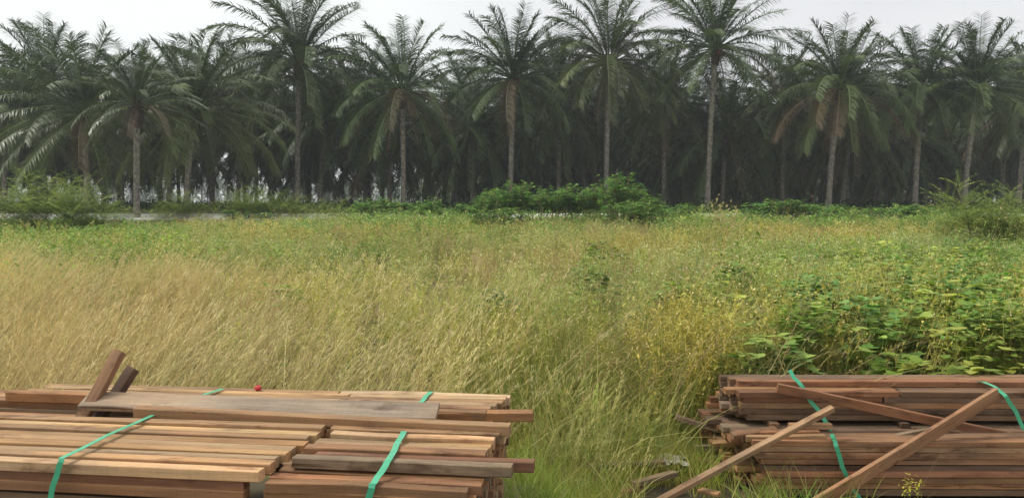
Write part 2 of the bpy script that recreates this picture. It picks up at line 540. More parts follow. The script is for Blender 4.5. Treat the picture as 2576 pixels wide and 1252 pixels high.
# (u, v of the growing point, distance, crown variant, yaw, scale, dead fronds, fruit, trunk foot u, label)
HERO = [
    (752, 160, 62, 0, 0.4, 1.10, 0, True, 750, "tall oil palm whose crown tops the left half, pale slim trunk bare to the weeds"),
    (1800, 122, 62, 2, 1.3, 1.02, 0, True, 1779, "tallest oil palm with a star crown against the sky, right of the cassava thicket"),
    (1532, 160, 63, 1, 2.2, 1.05, 1, True, 1524, "tall oil palm with mottled trunk rising straight behind the cassava thicket's top"),
    (1292, 200, 62, 3, 0.9, 0.97, 0, True, 1284, "oil palm with yellowish hanging fronds, trunk behind left part of the cassava thicket"),
    (1012, 232, 61, 4, 0.2, 0.92, 2, False, 1016, "oil palm with brown dead fronds hanging on a pale trunk, left of cassava thicket"),
    (212, 290, 55.5, 3, 1.9, 1.0, 0, False, 222, "broad low oil palm with pale drooping fronds, above the feathery shrub at far left"),
    (490, 285, 55.5, 1, 0.1, 1.04, 0, True, 470, "oil palm with fronds splayed evenly downward, between the far left palm and tallest left palm"),
    (2112, 225, 60, 4, 2.6, 0.96, 0, True, 2083, "wide oil palm with brown-tinged crown and leafy trunk foot, third big crown from right edge"),
    (2318, 228, 62, 2, 0.6, 0.95, 2, False, 2300, "oil palm with long dead frond hanging beside its trunk, second from right edge"),
    (2456, 225, 61, 0, 2.0, 0.94, 0, False, 2424, "oil palm with stiff raised fronds, the front palm nearest the right edge"),
    (118, 215, 74, 1, 0.8, 1.1, 0, False, 140, "high oil palm crown standing behind the broad low palm at far left"),
    (335, 262, 76, 2, 2.8, 1.05, 0, False, 343, "oil palm with spiky raised top between the two low splayed palms at left"),
    (545, 240, 75, 4, 1.0, 1.08, 0, False, 535, "oil palm showing its raised top behind the evenly splayed palm"),
    (455, 270, 70, 0, 1.6, 0.95, 0, False, 425, "oil palm crown rising directly over the evenly splayed palm's centre"),
    (820, 310, 68, 4, 3.0, 1.0, 0, False, 806, "shorter oil palm with fronds fanning low, just right of tallest left palm's trunk"),
    (1180, 300, 76, 3, 0.3, 1.05, 0, False, 1195, "oil palm behind, between the yellowish fronded palm and the one with dead fronds"),
    (1405, 238, 78, 2, 2.4, 1.10, 0, False, 1476, "oil palm half hidden between two tall palms over the cassava thicket"),
    (1668, 265, 70, 1, 1.1, 1.0, 1, False, 1670, "shorter oil palm with a slim grey trunk, just left of the tallest palm"),
    (1972, 270, 70, 0, 2.9, 0.98, 0, False, 1966, "oil palm with narrow raised top, behind and right of the tallest palm"),
    (2140, 330, 70, 3, 1.7, 0.95, 0, False, 2118, "oil palm behind, its trunk close right of the wide brown-tinged palm's trunk"),
    (20, 300, 64, 2, 0.5, 1.05, 0, False, 14, "oil palm cut by the left edge of the photo"),
    (2590, 260, 68, 4, 0.9, 1.0, 0, False, 2560, "oil palm cut by the right edge of the photo"),
    (640, 270, 74, 3, 2.2, 1.05, 0, False, 598, "oil palm with dark crown tucked behind left of the tallest left palm"),
    (905, 282, 74, 1, 0.7, 1.08, 0, False, 920, "oil palm crown between tallest left palm and the palm with brown dead fronds"),
]
for (u, v, y, cv, yaw, sc, dead, fr, uf, lab) in HERO:
    p = at_y(u, v, y)
    xf = (uf - CU) / F_PX * y
    make_palm(xf, y, p.z, lab, "oil palms along the front of the plantation", own_crown(cv, {2112: 0.3, 1012: 0.18, 1292: 0.1, 2318: 0.15}.get(u, 0.04)), yaw, sc * 1.06, 0.21, (p.x - xf, 0.0), dead, fr)
# the nearer trunk that stands this side of the sandy track
p = at_y(350, 268, 48.6)
make_palm((345 - CU) / F_PX * 48.6, 48.6, p.z, "oil palm with thick trunk standing in front of the pale sandy track", "oil palms along the front of the plantation", own_crown(2, 0.1), 2.5, 0.62, 0.185, (0.2, 0), 0, False)

# rows behind
hx = [((h[8] - CU) / F_PX * h[2], h[2]) for h in HERO]
nb = 0
for row, y in enumerate(np.arange(69, 136, 7.4)):
    half = 0.70 * y
    for x in np.arange(-half, half, 7.4):
        xx = x + (row % 2) * 3.7 + U(-0.8, 0.8); yy = y + U(-0.9, 0.9)
        tt = xx / yy
        if tt < -0.10 and y > 100: continue
        if any((xx - a) ** 2 + (yy - b) ** 2 < 14 for a, b in hx): continue
        zc = (U(9.0, 12.2) if rng.random() < 0.6 else U(6.0, 8.8)) if tt > -0.1 else (U(8.8, 11.6) if rng.random() < 0.66 else U(7.2, 8.8))
        lab = "dim oil palm among the shaded inner rows behind the front palms"
        make_palm(xx, yy, zc, lab, "oil palms of the inner rows", BACK[nb % 5], U(0, 6.28), U(0.95, 1.1), U(0.19, 0.24), (U(-0.3, 0.3), 0), 0, False, False)
        nb += 1
print("back palms", nb)

# the far mass of plantation beyond what can be told apart
def tile(geo_list, pts, scales, yaws, tints):
    g = Geo()
    pts = np.asarray(pts)
    which = rng.integers(0, len(geo_list), len(pts))
    for w, (V, Q, Cc) in enumerate(geo_list):
        idx = np.nonzero(which == w)[0]
        if len(idx) == 0: continue
        c, s = np.cos(yaws[idx]), np.sin(yaws[idx])
        sc = scales[idx]
        X = (V[None, :, 0] * c[:, None] - V[None, :, 1] * s[:, None]) * sc[:, None]
        Y = (V[None, :, 0] * s[:, None] + V[None, :, 1] * c[:, None]) * sc[:, None]
        Z = V[None, :, 2] * sc[:, None]
        W = np.stack([X, Y, Z], -1) + pts[idx][:, None]
        n = len(V)
        QQ = Q[None] + (np.arange(len(idx)) * n)[:, None, None]
        CC = np.clip(Cc[None] * tints[idx][:, None, :], 0, 1)
        g.add(W.reshape(-1, 3), QQ.reshape(-1, 4), CC.reshape(-1, 3))
    return g.get()


low = []
for s_ in range(2):
    V_, Q_, C_ = crown_geo(nf=24, pairs=16, Lf=6.3, droop=1.15, lw=0.22, spread=1.15, seed=s_)
    V_ = V_ + np.array([0, 0, 8.6])
    g = Geo(); g.add(V_, Q_, C_)
    zz = np.linspace(-0.2, 8.8, 5); tube(g, np.stack([0 * zz, 0 * zz, zz], -1), 0.22, (0.09, 0.08, 0.06), 6)
    low.append(g.get())
pts = []
for y in np.arange(138, 215, 9.0):
    for x in np.arange(-0.08 * y, 0.74 * y, 8.8):
        pts.append((x + U(-2, 2), y + U(-2, 2), 1.0 - (0 if rng.random() < 0.35 else U(2.5, 7))))
for y in (258, 265, 275, 286, 298):
    for x in np.arange(-0.75 * y, 0.0, 8.5):
        pts.append((x + U(-2, 2), y + U(-2, 2), 1.0 - (0 if rng.random() < 0.3 else U(3, 8))))
n = len(pts)
V_, Q_, C_ = tile(low, pts, U(0.85, 1.2, n), U(0, 6.28, n), 1 + U(-0.15, 0.15, (n, 3)))
tag(obj_mesh("distant_palm_treeline", mesh_from("treeline", V_, Q_, C_, M_PALM)), "hazy far mass of oil palms closing the view beyond the plantation", "treeline", kind="stuff")

# ------------------------------------------------------------------ plant prototypes for the field
STRAW = (0.64, 0.55, 0.28); STRAW2 = (0.52, 0.42, 0.21); OLIVE = (0.33, 0.37, 0.12)
WEED = (0.32, 0.34, 0.07); WEEDY = (0.56, 0.53, 0.155); CREAM = (0.76, 0.69, 0.38); GREEN = (0.16, 0.27, 0.055)
LIME = (0.34, 0.46, 0.09); DGREEN = (0.055, 0.115, 0.035); BROWN = (0.22, 0.15, 0.08)


def disc(n, r):
    a = U(0, 2 * PI, n); q = r * np.sqrt(U(0, 1, n))
    return np.stack([q * np.cos(a), q * np.sin(a), np.zeros(n)], -1)


def straw_clump(n=34, H=1.25, lean=0.35, col=STRAW, col2=STRAW2, w=0.0042, heads=True, blades=26):
    g = Geo()
    phi = rng.normal(0.0, 0.55, n)
    th0 = np.abs(rng.normal(lean * 0.5, 0.16, n)); bend = np.abs(rng.normal(lean, 0.22, n))
    Ls = H * U(0.65, 1.15, n)
    cc = jit((1, 1, 1), n, 0.2, 0.05) * mixc(col, col2, n, 0.35)
    P = ribbons(g, disc(n, 0.26), phi, th0, bend, Ls, w, [1, 1, .9, .7, .5, .35], cc, U(0, PI, n))
    if heads:
        m = 12
        ti = U(0.62, 1.0, (n, m)); i = ti * 5; i0 = np.minimum(np.floor(i).astype(int), 4); f = (i - i0)[..., None]
        r_ = np.arange(n)[:, None]
        B = P[r_, i0] * (1 - f) + P[r_, i0 + 1] * f
        B = B.reshape(-1, 3); k = len(B)
        ribbons(g, B, np.repeat(phi, m) + U(-0.9, 0.9, k), U(0.2, 1.0, k), U(0, 0.8, k), U(0.02, 0.055, k), U(0.003, 0.007, k), [.4, 1, .3], np.repeat(cc, m, 0) * U(0.9, 1.3, (k, 1)))
    b = blades
    ribbons(g, disc(b, 0.3), rng.normal(0, 0.9, b), U(0.1, 0.7, b), U(0.5, 1.6, b), U(0.35, 0.95, b), U(0.004, 0.008, b), [.8, 1, .8, .5, .1], jit((1, 1, 1), b, 0.25, 0.05) * mixc(col, OLIVE, b, 0.6), U(0, PI, b))
    return g.get()


def grass_clump(n=70, H=0.6, col=LIME, col2=OLIVE, w=0.006, r=0.28, bend=1.0):
    g = Geo()
    ribbons(g, disc(n, r), U(0, 2 * PI, n), U(0.0, 0.5, n), U(0.2, bend, n), H * U(0.4, 1.1, n), w * U(0.6, 1.3, n), [.8, 1, .8, .5, .08], jit((1, 1, 1), n, 0.25, 0.08) * mixc(col, col2, n, 0.3), U(0, PI, n))
    return g.get()


def weed_clump(stems=9, H=1.0, leaf=(0.03, 0.07), nl=12, fl=14, colA=WEED, colB=WEEDY, fcol=CREAM, fs=0.011, wl=0.34, spread=0.28):
    g = Geo()
    phi = U(0, 2 * PI, stems)
    P = ribbons(g, disc(stems, spread), phi, U(0.0, 0.25, stems), U(0.0, 0.4, stems), H * U(0.7, 1.1, stems), 0.005, [1, .9, .8, .7, .5], jit(OLIVE, stems, 0.3), U(0, PI, stems))
    r_ = np.arange(stems)[:, None]
    # branchlets in the upper half
    m = 7
    t = U(0.4, 1.0, (stems, m)) * 4; i0 = np.minimum(np.floor(t).astype(int), 3); f = (t - i0)[..., None]
    B = (P[r_, i0] * (1 - f) + P[r_, i0 + 1] * f).reshape(-1, 3); k = len(B)
    bp = U(0, 2 * PI, k)
    PB = ribbons(g, B, bp, U(0.3, 0.8, k), U(-0.2, 0.2, k), U(0.08, 0.24, k), 0.003, [1, .8, .6], jit(colB, k, 0.2), U(0, PI, k))
    # leaves down the stems
    t = U(0.15, 1.0, (stems, nl)) * 4; i0 = np.minimum(np.floor(t).astype(int), 3); f = (t - i0)[..., None]
    Bl = (P[r_, i0] * (1 - f) + P[r_, i0 + 1] * f).reshape(-1, 3); kl = len(Bl)
    ll = U(leaf[0], leaf[1], kl)
    ribbons(g, Bl, U(0, 2 * PI, kl), U(0.7, 1.6, kl), U(0.1, 0.9, kl), ll, ll * wl, [.3, 1, .05], jit((1, 1, 1), kl, 0.25, 0.08) * mixc(colA, colB, kl, 0.4))
    # leaves and flower specks on the branchlets
    for src, cnt, size, cols, ww in ((PB, 3, (leaf[0] * 0.6, leaf[1] * 0.6), (colA, colB), wl), ):
        t = U(0.3, 1.0, (k, cnt)) * 2; i0 = np.minimum(np.floor(t).astype(int), 1); f = (t - i0)[..., None]
        rr = np.arange(k)[:, None]
        b2 = (src[rr, i0] * (1 - f) + src[rr, i0 + 1] * f).reshape(-1, 3); q = len(b2)
        ll = U(size[0], size[1], q)
        ribbons(g, b2, U(0, 2 * PI, q), U(0.5, 1.7, q), U(0, 0.7, q), ll, ll * ww, [.4, 1, .1], jit((1, 1, 1), q, 0.25, 0.08) * mixc(cols[0], cols[1], q, 0.5))
    if fl:
        q = stems * fl
        e = PB[rng.integers(0, k, q), 2] + U(-0.02, 0.02, (q, 3))
        ribbons(g, e, U(0, 2 * PI, q), U(0.3, 1.6, q), 0, fs * U(0.7, 1.3, q), fs * U(0.7, 1.2, q), [.8, .9], jit(fcol, q, 0.15, 0.03))
    return g.get()


def leafy_clump(n=120, H=0.8, leaf=(0.05, 0.1), wl=0.55, colA=GREEN, colB=LIME, r=0.35, p=0.3):
    g = Geo()
    st = 7
    ribbons(g, disc(st, r * 0.6), U(0, 2 * PI, st), U(0, 0.5, st), U(0, 0.5, st), H * U(0.7, 1.0, st), 0.006, [1, .9, .8, .6], jit(OLIVE, st))
    b = disc(n, r); b[:, 2] = H * (1 - (np.hypot(b[:, 0], b[:, 1]) / r) ** 2 * 0.45) * U(0.15, 1.0, n) ** 0.6
    ll = U(leaf[0], leaf[1], n)
    ribbons(g, b, U(0, 2 * PI, n), U(0.6, 1.6, n), U(0.2, 1.0, n), ll, ll * wl, [.3, 1, .75, .05], jit((1, 1, 1), n, 0.25, 0.06) * mixc(colA, colB, n, p))
    return g.get()


def vine_clump(n=46, H=0.8, size=(0.05, 0.105), colA=(0.25, 0.38, 0.08), colB=(0.44, 0.53, 0.12), r=0.4, p=0.4):
    """Three round leaflets on a stalk, held over a mound of stems."""
    g = Geo()
    b = disc(n, r); b[:, 2] = H * (1 - (np.hypot(b[:, 0], b[:, 1]) / r) ** 2 * 0.4) * U(0.55, 1.0, n)
    root = b * np.array([0.5, 0.5, 0.3])
    d = b - root; Ld = np.linalg.norm(d, axis=1)
    ribbons(g, root, np.arctan2(d[:, 1], d[:, 0]), np.arccos(np.clip(d[:, 2] / Ld, -1, 1)), 0, Ld, 0.005, [1, .8, .6], jit(OLIVE, n))
    cc = jit((1, 1, 1), n, 0.2, 0.05) * mixc(colA, colB, n, p)
    ph = U(0, 2 * PI, n); sz = U(size[0], size[1], n)
    for k in (-1.25, 0.0, 1.25):
        ribbons(g, b, ph + k, U(1.0, 1.6, n), U(0.1, 0.6, n), sz, sz * U(0.75, 0.95, n), [.35, .95, 1, .7, .08], cc * U(0.88, 1.1, (n, 1)))
    return g.get()


def feather_geo(nst=9, H=1.6, R=0.9, leaves=70, col=(0.27, 0.37, 0.10), colB=(0.44, 0.50, 0.15), Ll=0.42, pairs=12, lsz=0.05):
    g = Geo(); gs = Geo()
    phi = U(0, 2 * PI, nst)
    P = ribbons(gs, disc(nst, 0.3), phi, U(0.05, 0.6, nst), U(0.2, 0.9, nst), H * U(0.8, 1.15, nst), 0.02, [1, .8, .7, .5, .4, .2], (1, 1, 1), U(0, PI, nst))
    wi = rng.integers(0, nst, leaves); t = U(0.35, 1.0, leaves) * 5; i0 = np.minimum(t.astype(int), 4); f = (t - i0)[:, None]
    B = P[wi, i0] * (1 - f) + P[wi, i0 + 1] * f
    ph = U(0, 2 * PI, leaves)
    cc = jit((1, 1, 1), leaves, 0.2, 0.05) * mixc(col, colB, leaves, 0.4)
    PP = ribbons(g, B, ph, U(0.5, 1.2, leaves), U(0.2, 0.8, leaves), Ll * U(0.7, 1.2, leaves), 0.005, [1, .9, .8, .6, .4], cc)
    for s in (1, -1):
        t = np.linspace(0.1, 1, pairs)[None] * 4 * np.ones((leaves, 1)); i0 = np.minimum(t.astype(int), 3); f = (t - i0)[..., None]
        rr = np.arange(leaves)[:, None]
        b2 = (PP[rr, i0] * (1 - f) + PP[rr, i0 + 1] * f).reshape(-1, 3); q = len(b2)
        ribbons(g, b2, np.repeat(ph, pairs) + s * 1.2, U(1.2, 1.7, q), 0.2, lsz * U(0.7, 1.2, q), lsz * 0.35, [.6, 1, .2], np.repeat(cc, pairs, 0))
    return g.get(), gs.get()


def cassava_geo(nst=7, H=2.0, leaves=60, R=0.75, crownfrac=0.4):
    g = Geo(); gs = Geo()
    a = np.arange(nst) * 2.4 + U(0, 1, nst)
    P = ribbons(gs, disc(nst, 0.3), a, U(0.02, 0.3, nst), U(0.0, 0.5, nst), H * U(0.8, 1.08, nst), 0.035, [1, .95, .9, .8, .7, .55], jit((1, 1, 1), nst), U(0, PI, nst))
    wi = rng.integers(0, nst, leaves); t = (1 - crownfrac * U(0, 1, leaves) ** 1.4) * 5; i0 = np.minimum(t.astype(int), 4); f = (t - i0)[:, None]
    B = P[wi, i0] * (1 - f) + P[wi, i0 + 1] * f
    ph = U(0, 2 * PI, leaves)
    PP = ribbons(g, B, ph, U(0.5, 1.3, leaves), U(-0.2, 0.6, leaves), U(0.18, 0.36, leaves), 0.01, [1, .9, .8], (0.25, 0.16, 0.07))
    E = PP[:, -1]
    cc = jit((1, 1, 1), leaves, 0.22, 0.05) * mixc((0.13, 0.28, 0.07), (0.26, 0.42, 0.10), leaves, 0.45)
    for k in (-2.2, -1.45, -0.72, 0, 0.72, 1.45, 2.2):
        sz = U(0.17, 0.26, leaves) * (1 - 0.12 * abs(k))
        ribbons(g, E, ph + k, U(1.1, 1.7, leaves), U(0.2, 0.8, leaves), sz, sz * 0.30, [.3, 1, .8, .05], cc * U(0.9, 1.1, (leaves, 1)))
    return g.get(), gs.get()


# ------------------------------------------------------------------ field vegetation, scattered by place in the world
def field_points(y0, y1, dens, half=0.76):
    ex = 2.2                                                       # growth goes on past both sides of the view
    n = int(dens * (half * (y1 ** 2 - y0 ** 2) + 2 * ex * (y1 - y0)))
    y = np.sqrt(U(y0 ** 2, y1 ** 2, n)); x = U(-1, 1, n) * (half * y + ex)
    return x, y


def vnoise(x, y, s, seed=0):
    r = np.random.default_rng(seed)
    v = 0
    for k in range(5):
        a, b, ph = r.uniform(-1, 1, 3)
        f = s * (1 + 0.6 * k)
        v = v + np.sin(f * (x * a * 2 + y * b * 2) + ph * 6) / (1 + 0.4 * k)
    return v / 2.6


def blocked(x, y, low=False):
    """Footprints of the lumber stacks and the track, where nothing grows."""
    a = (x < 0.0) & (y < 3.9)
    b = (x > 1.3) & (y > 3.0) & (y < 5.8) & (x < 5.2) & ~((y < 4.85) & (rng.random(len(x)) < np.where(x < 1.65, 0.6, 0.12)) & low)
    if not low: b = b | ((x > 0.7) & (y < 5.3))
    c = (y > 48.3) & (y < 54.4)
    return a | b | c


def scatter(name, protos, x, y, smin, smax, label, cat, mat, yaw=None, tint=0.15, dz=0.0, hue=None):
    keep = ~blocked(x, y, name == 'short_green_grass')
    x, y = x[keep], y[keep]
    n = len(x)
    if n == 0: return
    z = ground_z(x, y) + dz
    sc = U(smin, smax, n) * (1 + (0.2 * vnoise(x, y, 0.45, 71) + 0.16 * vnoise(x, y, 1.3, 72)) * np.where(y > 25, 0.7, 1))
    yw = U(0, 2 * PI, n) if yaw is None else rng.normal(0, yaw, n) + 0.9 * vnoise(x, y, 0.7, 73) + 0.5 * vnoise(x, y, 1.7, 74)
    tn = (1 + U(-tint, tint, (n, 1))) * (1 + U(-0.05, 0.05, (n, 3)))
    if hue is not None: tn = tn * hue(x, y)
    V, Q, Cc = tile(protos, np.stack([x, y, z], -1), sc, yw, tn)
    print(name, n, len(Q))
    o = obj_mesh(name, mesh_from(name, V, Q, Cc, mat))
    tag(o, label, cat, kind="stuff")
    return o


uu = lambda x, y: CU + F_PX * x / y

# --- dry straw grass, left foreground
pr = [straw_clump(36, 1.25, 0.62, w=0.0052) for _ in range(6)]
x, y = field_points(4.05, 15.5, 13)
u = uu(x, y)
edge = 640 + 130 * vnoise(x, y, 0.8, 3) + np.clip(7 - y, 0, 4) * 130
pkeep = 1 / (1 + np.exp((u - edge) / 90)) * (1 - smooth(9.5, 15.5, y + 2.6 * vnoise(x, y, 0.7, 5)))
k = rng.random(len(x)) < pkeep * np.clip(0.8 + 0.5 * vnoise(x, y, 1.5, 37), 0.3, 1)
scatter("straw_grass", pr, x[k], y[k], 0.72, 1.0, "tall dry golden straw grass leaning right behind the left lumber stack", "dry grass", M_GRASS, 0.3,
        hue=lambda x, y: np.stack([1 + 0 * x, 1 + 0.06 * vnoise(x, y, 0.9, 8), 1 - 0.1 * vnoise(x, y, 0.9, 9)], -1))
# --- mixed straw further right near the stacks
pr = [straw_clump(22, 1.0, 0.4, (0.58, 0.50, 0.20), (0.46, 0.44, 0.14), blades=40) for _ in range(4)]
x, y = field_points(4.3, 11, 9)
u = uu(x, y); nz1 = vnoise(x, y, 1.1, 11)
k = (u > 850) & (rng.random(len(x)) < np.where(u < 1350, 0.6, np.where((u > 1500) & (y < 7.6), 0.42, 0.12)) * (0.7 + 0.5 * nz1)) & ~((u > 1290) & (u < 1800) & (y < 6.0)) 
scatter("seeding_grass", pr, x[k], y[k], 0.7, 1.0, "loose olive and straw seeding grass in the middle of the near field", "tall grass", M_GRASS, 1.6)
# --- tall green grass between the stacks
pr = [grass_clump(80, 1.0, (0.26, 0.31, 0.08), (0.46, 0.40, 0.15), 0.008, 0.25, 1.0) for _ in range(3)]
x, y = field_points(5.7, 9.0, 12)
u = uu(x, y)
k = (u > 1180) & (u < 1950) & (rng.random(len(x)) < 0.75)
k2 = (u > 2430) & (y > 6.2)
k = k | k2
scatter("tall_green_grass", pr, x[k], y[k], 0.6, 0.95, "tall dark green grass standing between the two lumber stacks", "grass", M_GRASS)
# --- long arching stems crossing the gap
g = Geo()
n = 230
ux = U(1150, 2050, n); yy = U(5.5, 8.2, n)
b = np.stack([(ux - CU) / F_PX * yy, yy, np.zeros(n)], -1)
phi = np.where(rng.random(n) < 0.55, U(-0.5, 0.5, n), PI + U(-0.5, 0.5, n))
cc = jit((1, 1, 1), n, 0.2) * mixc((0.55, 0.48, 0.22), (0.42, 0.29, 0.16), n, 0.4)
P = ribbons(g, b, phi, U(0.15, 0.7, n), U(0.3, 1.0, n), U(0.9, 1.5, n), 0.007, [1, 1, .9, .8, .6, .4, .2], cc, U(0, PI, n))
B = P[:, 3:].reshape(-1, 3); B = np.repeat(B, 4, 0); q = len(B)
ribbons(g, B + U(-0.03, 0.03, (q, 3)), np.repeat(phi, 16) + U(-0.8, 0.8, q), U(0.6, 1.4, q), 0.4, U(0.04, 0.1, q), 0.004, [.5, 1, .2], np.repeat(cc, 16, 0))
V_, Q_, C_ = g.get()
tag(obj_mesh("arching_grass_stalks", mesh_from("arching_grass_stalks", V_, Q_, C_, M_GRASS)), "long thin arching straw stalks crossing over the gap between lumber stacks", "dry grass", kind="stuff")
# --- short bright grass in the gap
pr = [grass_clump(90, 0.36, (0.29, 0.36, 0.07), (0.50, 0.48, 0.16), 0.005, 0.2, 1.4) for _ in range(3)]
x, y = field_points(2.7, 6.6, 42)
u = uu(x, y)
k = ((x > -0.02) | (y > 3.95) & (x > -0.6)) & (u < 2650) & ~((u > 1560) & (u < 1880) & (y < 4.95))
scatter("short_green_grass", pr, x[k], y[k], 0.5, 1.0, "short bright green grass on the ground between the two lumber stacks", "grass", M_GRASS,
        hue=lambda x, y: np.stack([1 + 0.25 * np.clip(vnoise(x, y, 2.0, 21), -1, 1), 1 + 0 * x, 1 + 0 * x], -1))
pr = [straw_clump(16, 0.6, 0.5, (0.50, 0.46, 0.18), (0.34, 0.40, 0.10), w=0.004, blades=30) for _ in range(3)]
x, y = field_points(4.6, 6.2, 14)
k = (x > 0.1) & (uu(x, y) < 1640)
scatter("tangled_grass", pr, x[k], y[k], 0.6, 1.1, "tangled dull grass and stalks lying over the gap between the lumber stacks", "grass", M_GRASS, 2.0)
# --- pale flowering weeds, the body of the field
pr_n = [weed_clump(10, 0.95, nl=16, fl=10, fs=0.011) for _ in range(4)]
pr_m = [weed_clump(8, 0.95, leaf=(0.04, 0.08), nl=10, fl=10, fs=0.017) for _ in range(4)]
pr_f = [weed_clump(6, 0.95, leaf=(0.06, 0.12), nl=8, fl=8, fs=0.028, spread=0.4) for _ in range(4)]


def field_hue(x, y):
    a = vnoise(x, y, 0.22, 31); b = vnoise(x, y, 0.5, 32)
    return np.stack([1 + 0.22 * a + 0.12 * b, 1 - 0.02 * a + 0.06 * b, 1 - 0.2 * a + 0.1 * b], -1) * (1 + 0.1 * vnoise(x, y, 0.9, 33))[:, None]


for nm, prt, y0, y1, dens, lab in (("flowering_weeds", pr_n, 6.0, 12, 11, "pale yellow-green weeds with tiny cream flowers in the near middle field"),
                                   ("flowering_weeds", pr_m, 12, 25, 5.5, "pale speckled flowering weeds across the middle of the field"),
                                   ("flowering_weeds", pr_f, 25, 45, 2.8, "fine pale weeds covering the far half of the field")):
    x, y = field_points(y0, y1, dens)
    u = uu(x, y)
    p = 1 / (1 + np.exp(-(u - (560 + np.clip(12 - y, 0, 8) * 45)) / 90))
    p = np.where(y > 13, 1.0, p)
    p *= 1 - 0.6 * smooth(1750, 2350, u + 160 * vnoise(x, y, 0.5, 38)) * (1 - smooth(14, 23, y))
    p *= np.where((u < 480) & (y > 14), 0.35, 1)
    p = p * np.clip(0.78 + 0.55 * vnoise(x, y, 0.8, 35) + 0.25 * vnoise(x, y, 2.0, 36), 0.25, 1)
    k = rng.random(len(x)) < p
    scatter(nm, prt, x[k], y[k], 0.75, 1.1, lab, "weeds", M_LEAF, None, 0.2, hue=field_hue)
# --- reddish-brown fine panicles, patches
pr = [straw_clump(26, 1.0, 0.2, (0.48, 0.33, 0.20), (0.54, 0.42, 0.20), w=0.006, blades=10) for _ in range(3)]
x, y = field_points(8, 30, 1.6)
u = uu(x, y); v = vnoise(x, y, 0.35, 41)
k = (v > 0.25) & (u > 420) & (u < 2100)
scatter("brown_panicle_grass", pr, x[k], y[k], 0.85, 1.15, "thin reddish brown seeding grass in patches over the weeds", "dry grass", M_GRASS)
# --- green leafy growth: left rear, far band, right
pr = [leafy_clump(110, 0.75, (0.05, 0.09)) for _ in range(4)]
prf = [leafy_clump(80, 0.85, (0.10, 0.19), r=0.6, colA=(0.20, 0.33, 0.08), colB=(0.42, 0.50, 0.11)) for _ in range(4)]
x, y = field_points(10, 27, 3.6)
u = uu(x, y); v = vnoise(x, y, 0.4, 51)
k = ((u < 560) & (y > 12.5)) | ((u > 1850) & (v > -0.35)) | ((v > 0.32) & (rng.random(len(x)) < 0.6))
scatter("leafy_undergrowth", pr, x[k], y[k], 0.85, 1.35, "mid green leafy undergrowth behind the straw grass and along the right", "undergrowth", M_LEAF, None, 0.25)
x, y = field_points(27, 48.4, 2.4)
v = vnoise(x, y, 0.25, 52)
k = (y > 34) | (v > 0.1)
k = k & ~((y > 41) & (vnoise(x, y, 0.33, 53) < np.where(uu(x, y) < 830, 0.15, -0.35)) & (uu(x, y) < 2150))
x, y = x[k], y[k]
near_ = y < 38
scatter("leafy_undergrowth", prf, x[near_], y[near_], 0.8, 1.2, "lush green leafy growth in the field's far part", "undergrowth", M_LEAF, None, 0.25)
x, y = x[~near_], y[~near_]
kk = (uu(x, y) > 240) & (uu(x, y) < 830)
scatter("leafy_undergrowth", prf, x[~kk], y[~kk], 0.7, 1.35, "leafy green hedge-like growth hiding most of the sandy track", "undergrowth", M_LEAF, None, 0.25)
x, y = x[kk], y[kk]
scatter("leafy_undergrowth", prf, x, y, 0.35, 0.62, "bright green leafy growth in the band before the sandy track", "undergrowth", M_LEAF, None, 0.25)
prb = [leafy_clump(170, 1.0, (0.09, 0.17), r=0.75, wl=0.4, colA=(0.20, 0.33, 0.08), colB=(0.40, 0.48, 0.12)) for _ in range(4)]
x, y = field_points(33, 48.3, 0.9)
u = uu(x, y)
k = (u > 0) & ((vnoise(x, y, 0.3, 57) > -0.1) | (u > 850)) & ((y < 39) | (u > 850) | (rng.random(len(x)) < 0.22))
x, y, u = x[k], y[k], u[k]
scatter("leafy_bushes", prb, x[u < 850], y[u < 850], 0.6, 1.25, "low rounded leafy bushes at left with the pale track glinting between them", "bushes", M_LEAF, None, 0.25)
k = u >= 850
scatter("leafy_bushes", prb, x[k], y[k], 0.85, 1.45, "rounded leafy bushes rising out of the green band before the cassava", "bushes", M_LEAF, None, 0.25)
prt = [weed_clump(8, 1.35, leaf=(0.05, 0.10), nl=18, fl=5, colA=(0.20, 0.29, 0.07), colB=(0.36, 0.42, 0.12), fs=0.014, wl=0.3, spread=0.2) for _ in range(3)] + \
      [weed_clump(5, 1.5, leaf=(0.03, 0.06), nl=8, fl=12, colA=(0.36, 0.32, 0.14), colB=(0.48, 0.42, 0.20), fcol=(0.5, 0.4, 0.22), fs=0.02, spread=0.15) for _ in range(2)]
x, y = field_points(6.5, 40, 0.42)
k = (vnoise(x, y, 0.6, 58) > -0.25) & (uu(x, y) > 450)
scatter("tall_weeds", prt, x[k], y[k], 0.7, 1.08, "scattered taller leafy and dry seeding weeds standing above the field", "weeds", M_LEAF, None, 0.3)
prl = [leafy_clump(120, 0.95, (0.05, 0.10), r=0.5, wl=0.4, colA=(0.16, 0.26, 0.06), colB=(0.28, 0.38, 0.10)) for _ in range(3)]
x, y = field_points(7, 34, 0.16)
k = (uu(x, y) > 900) | (y > 15)
scatter("green_shrublets", prl, x[k], y[k], 0.8, 1.25, "small darker green leafy shrublets dotted through the weeds", "shrubs", M_LEAF, None, 0.3)
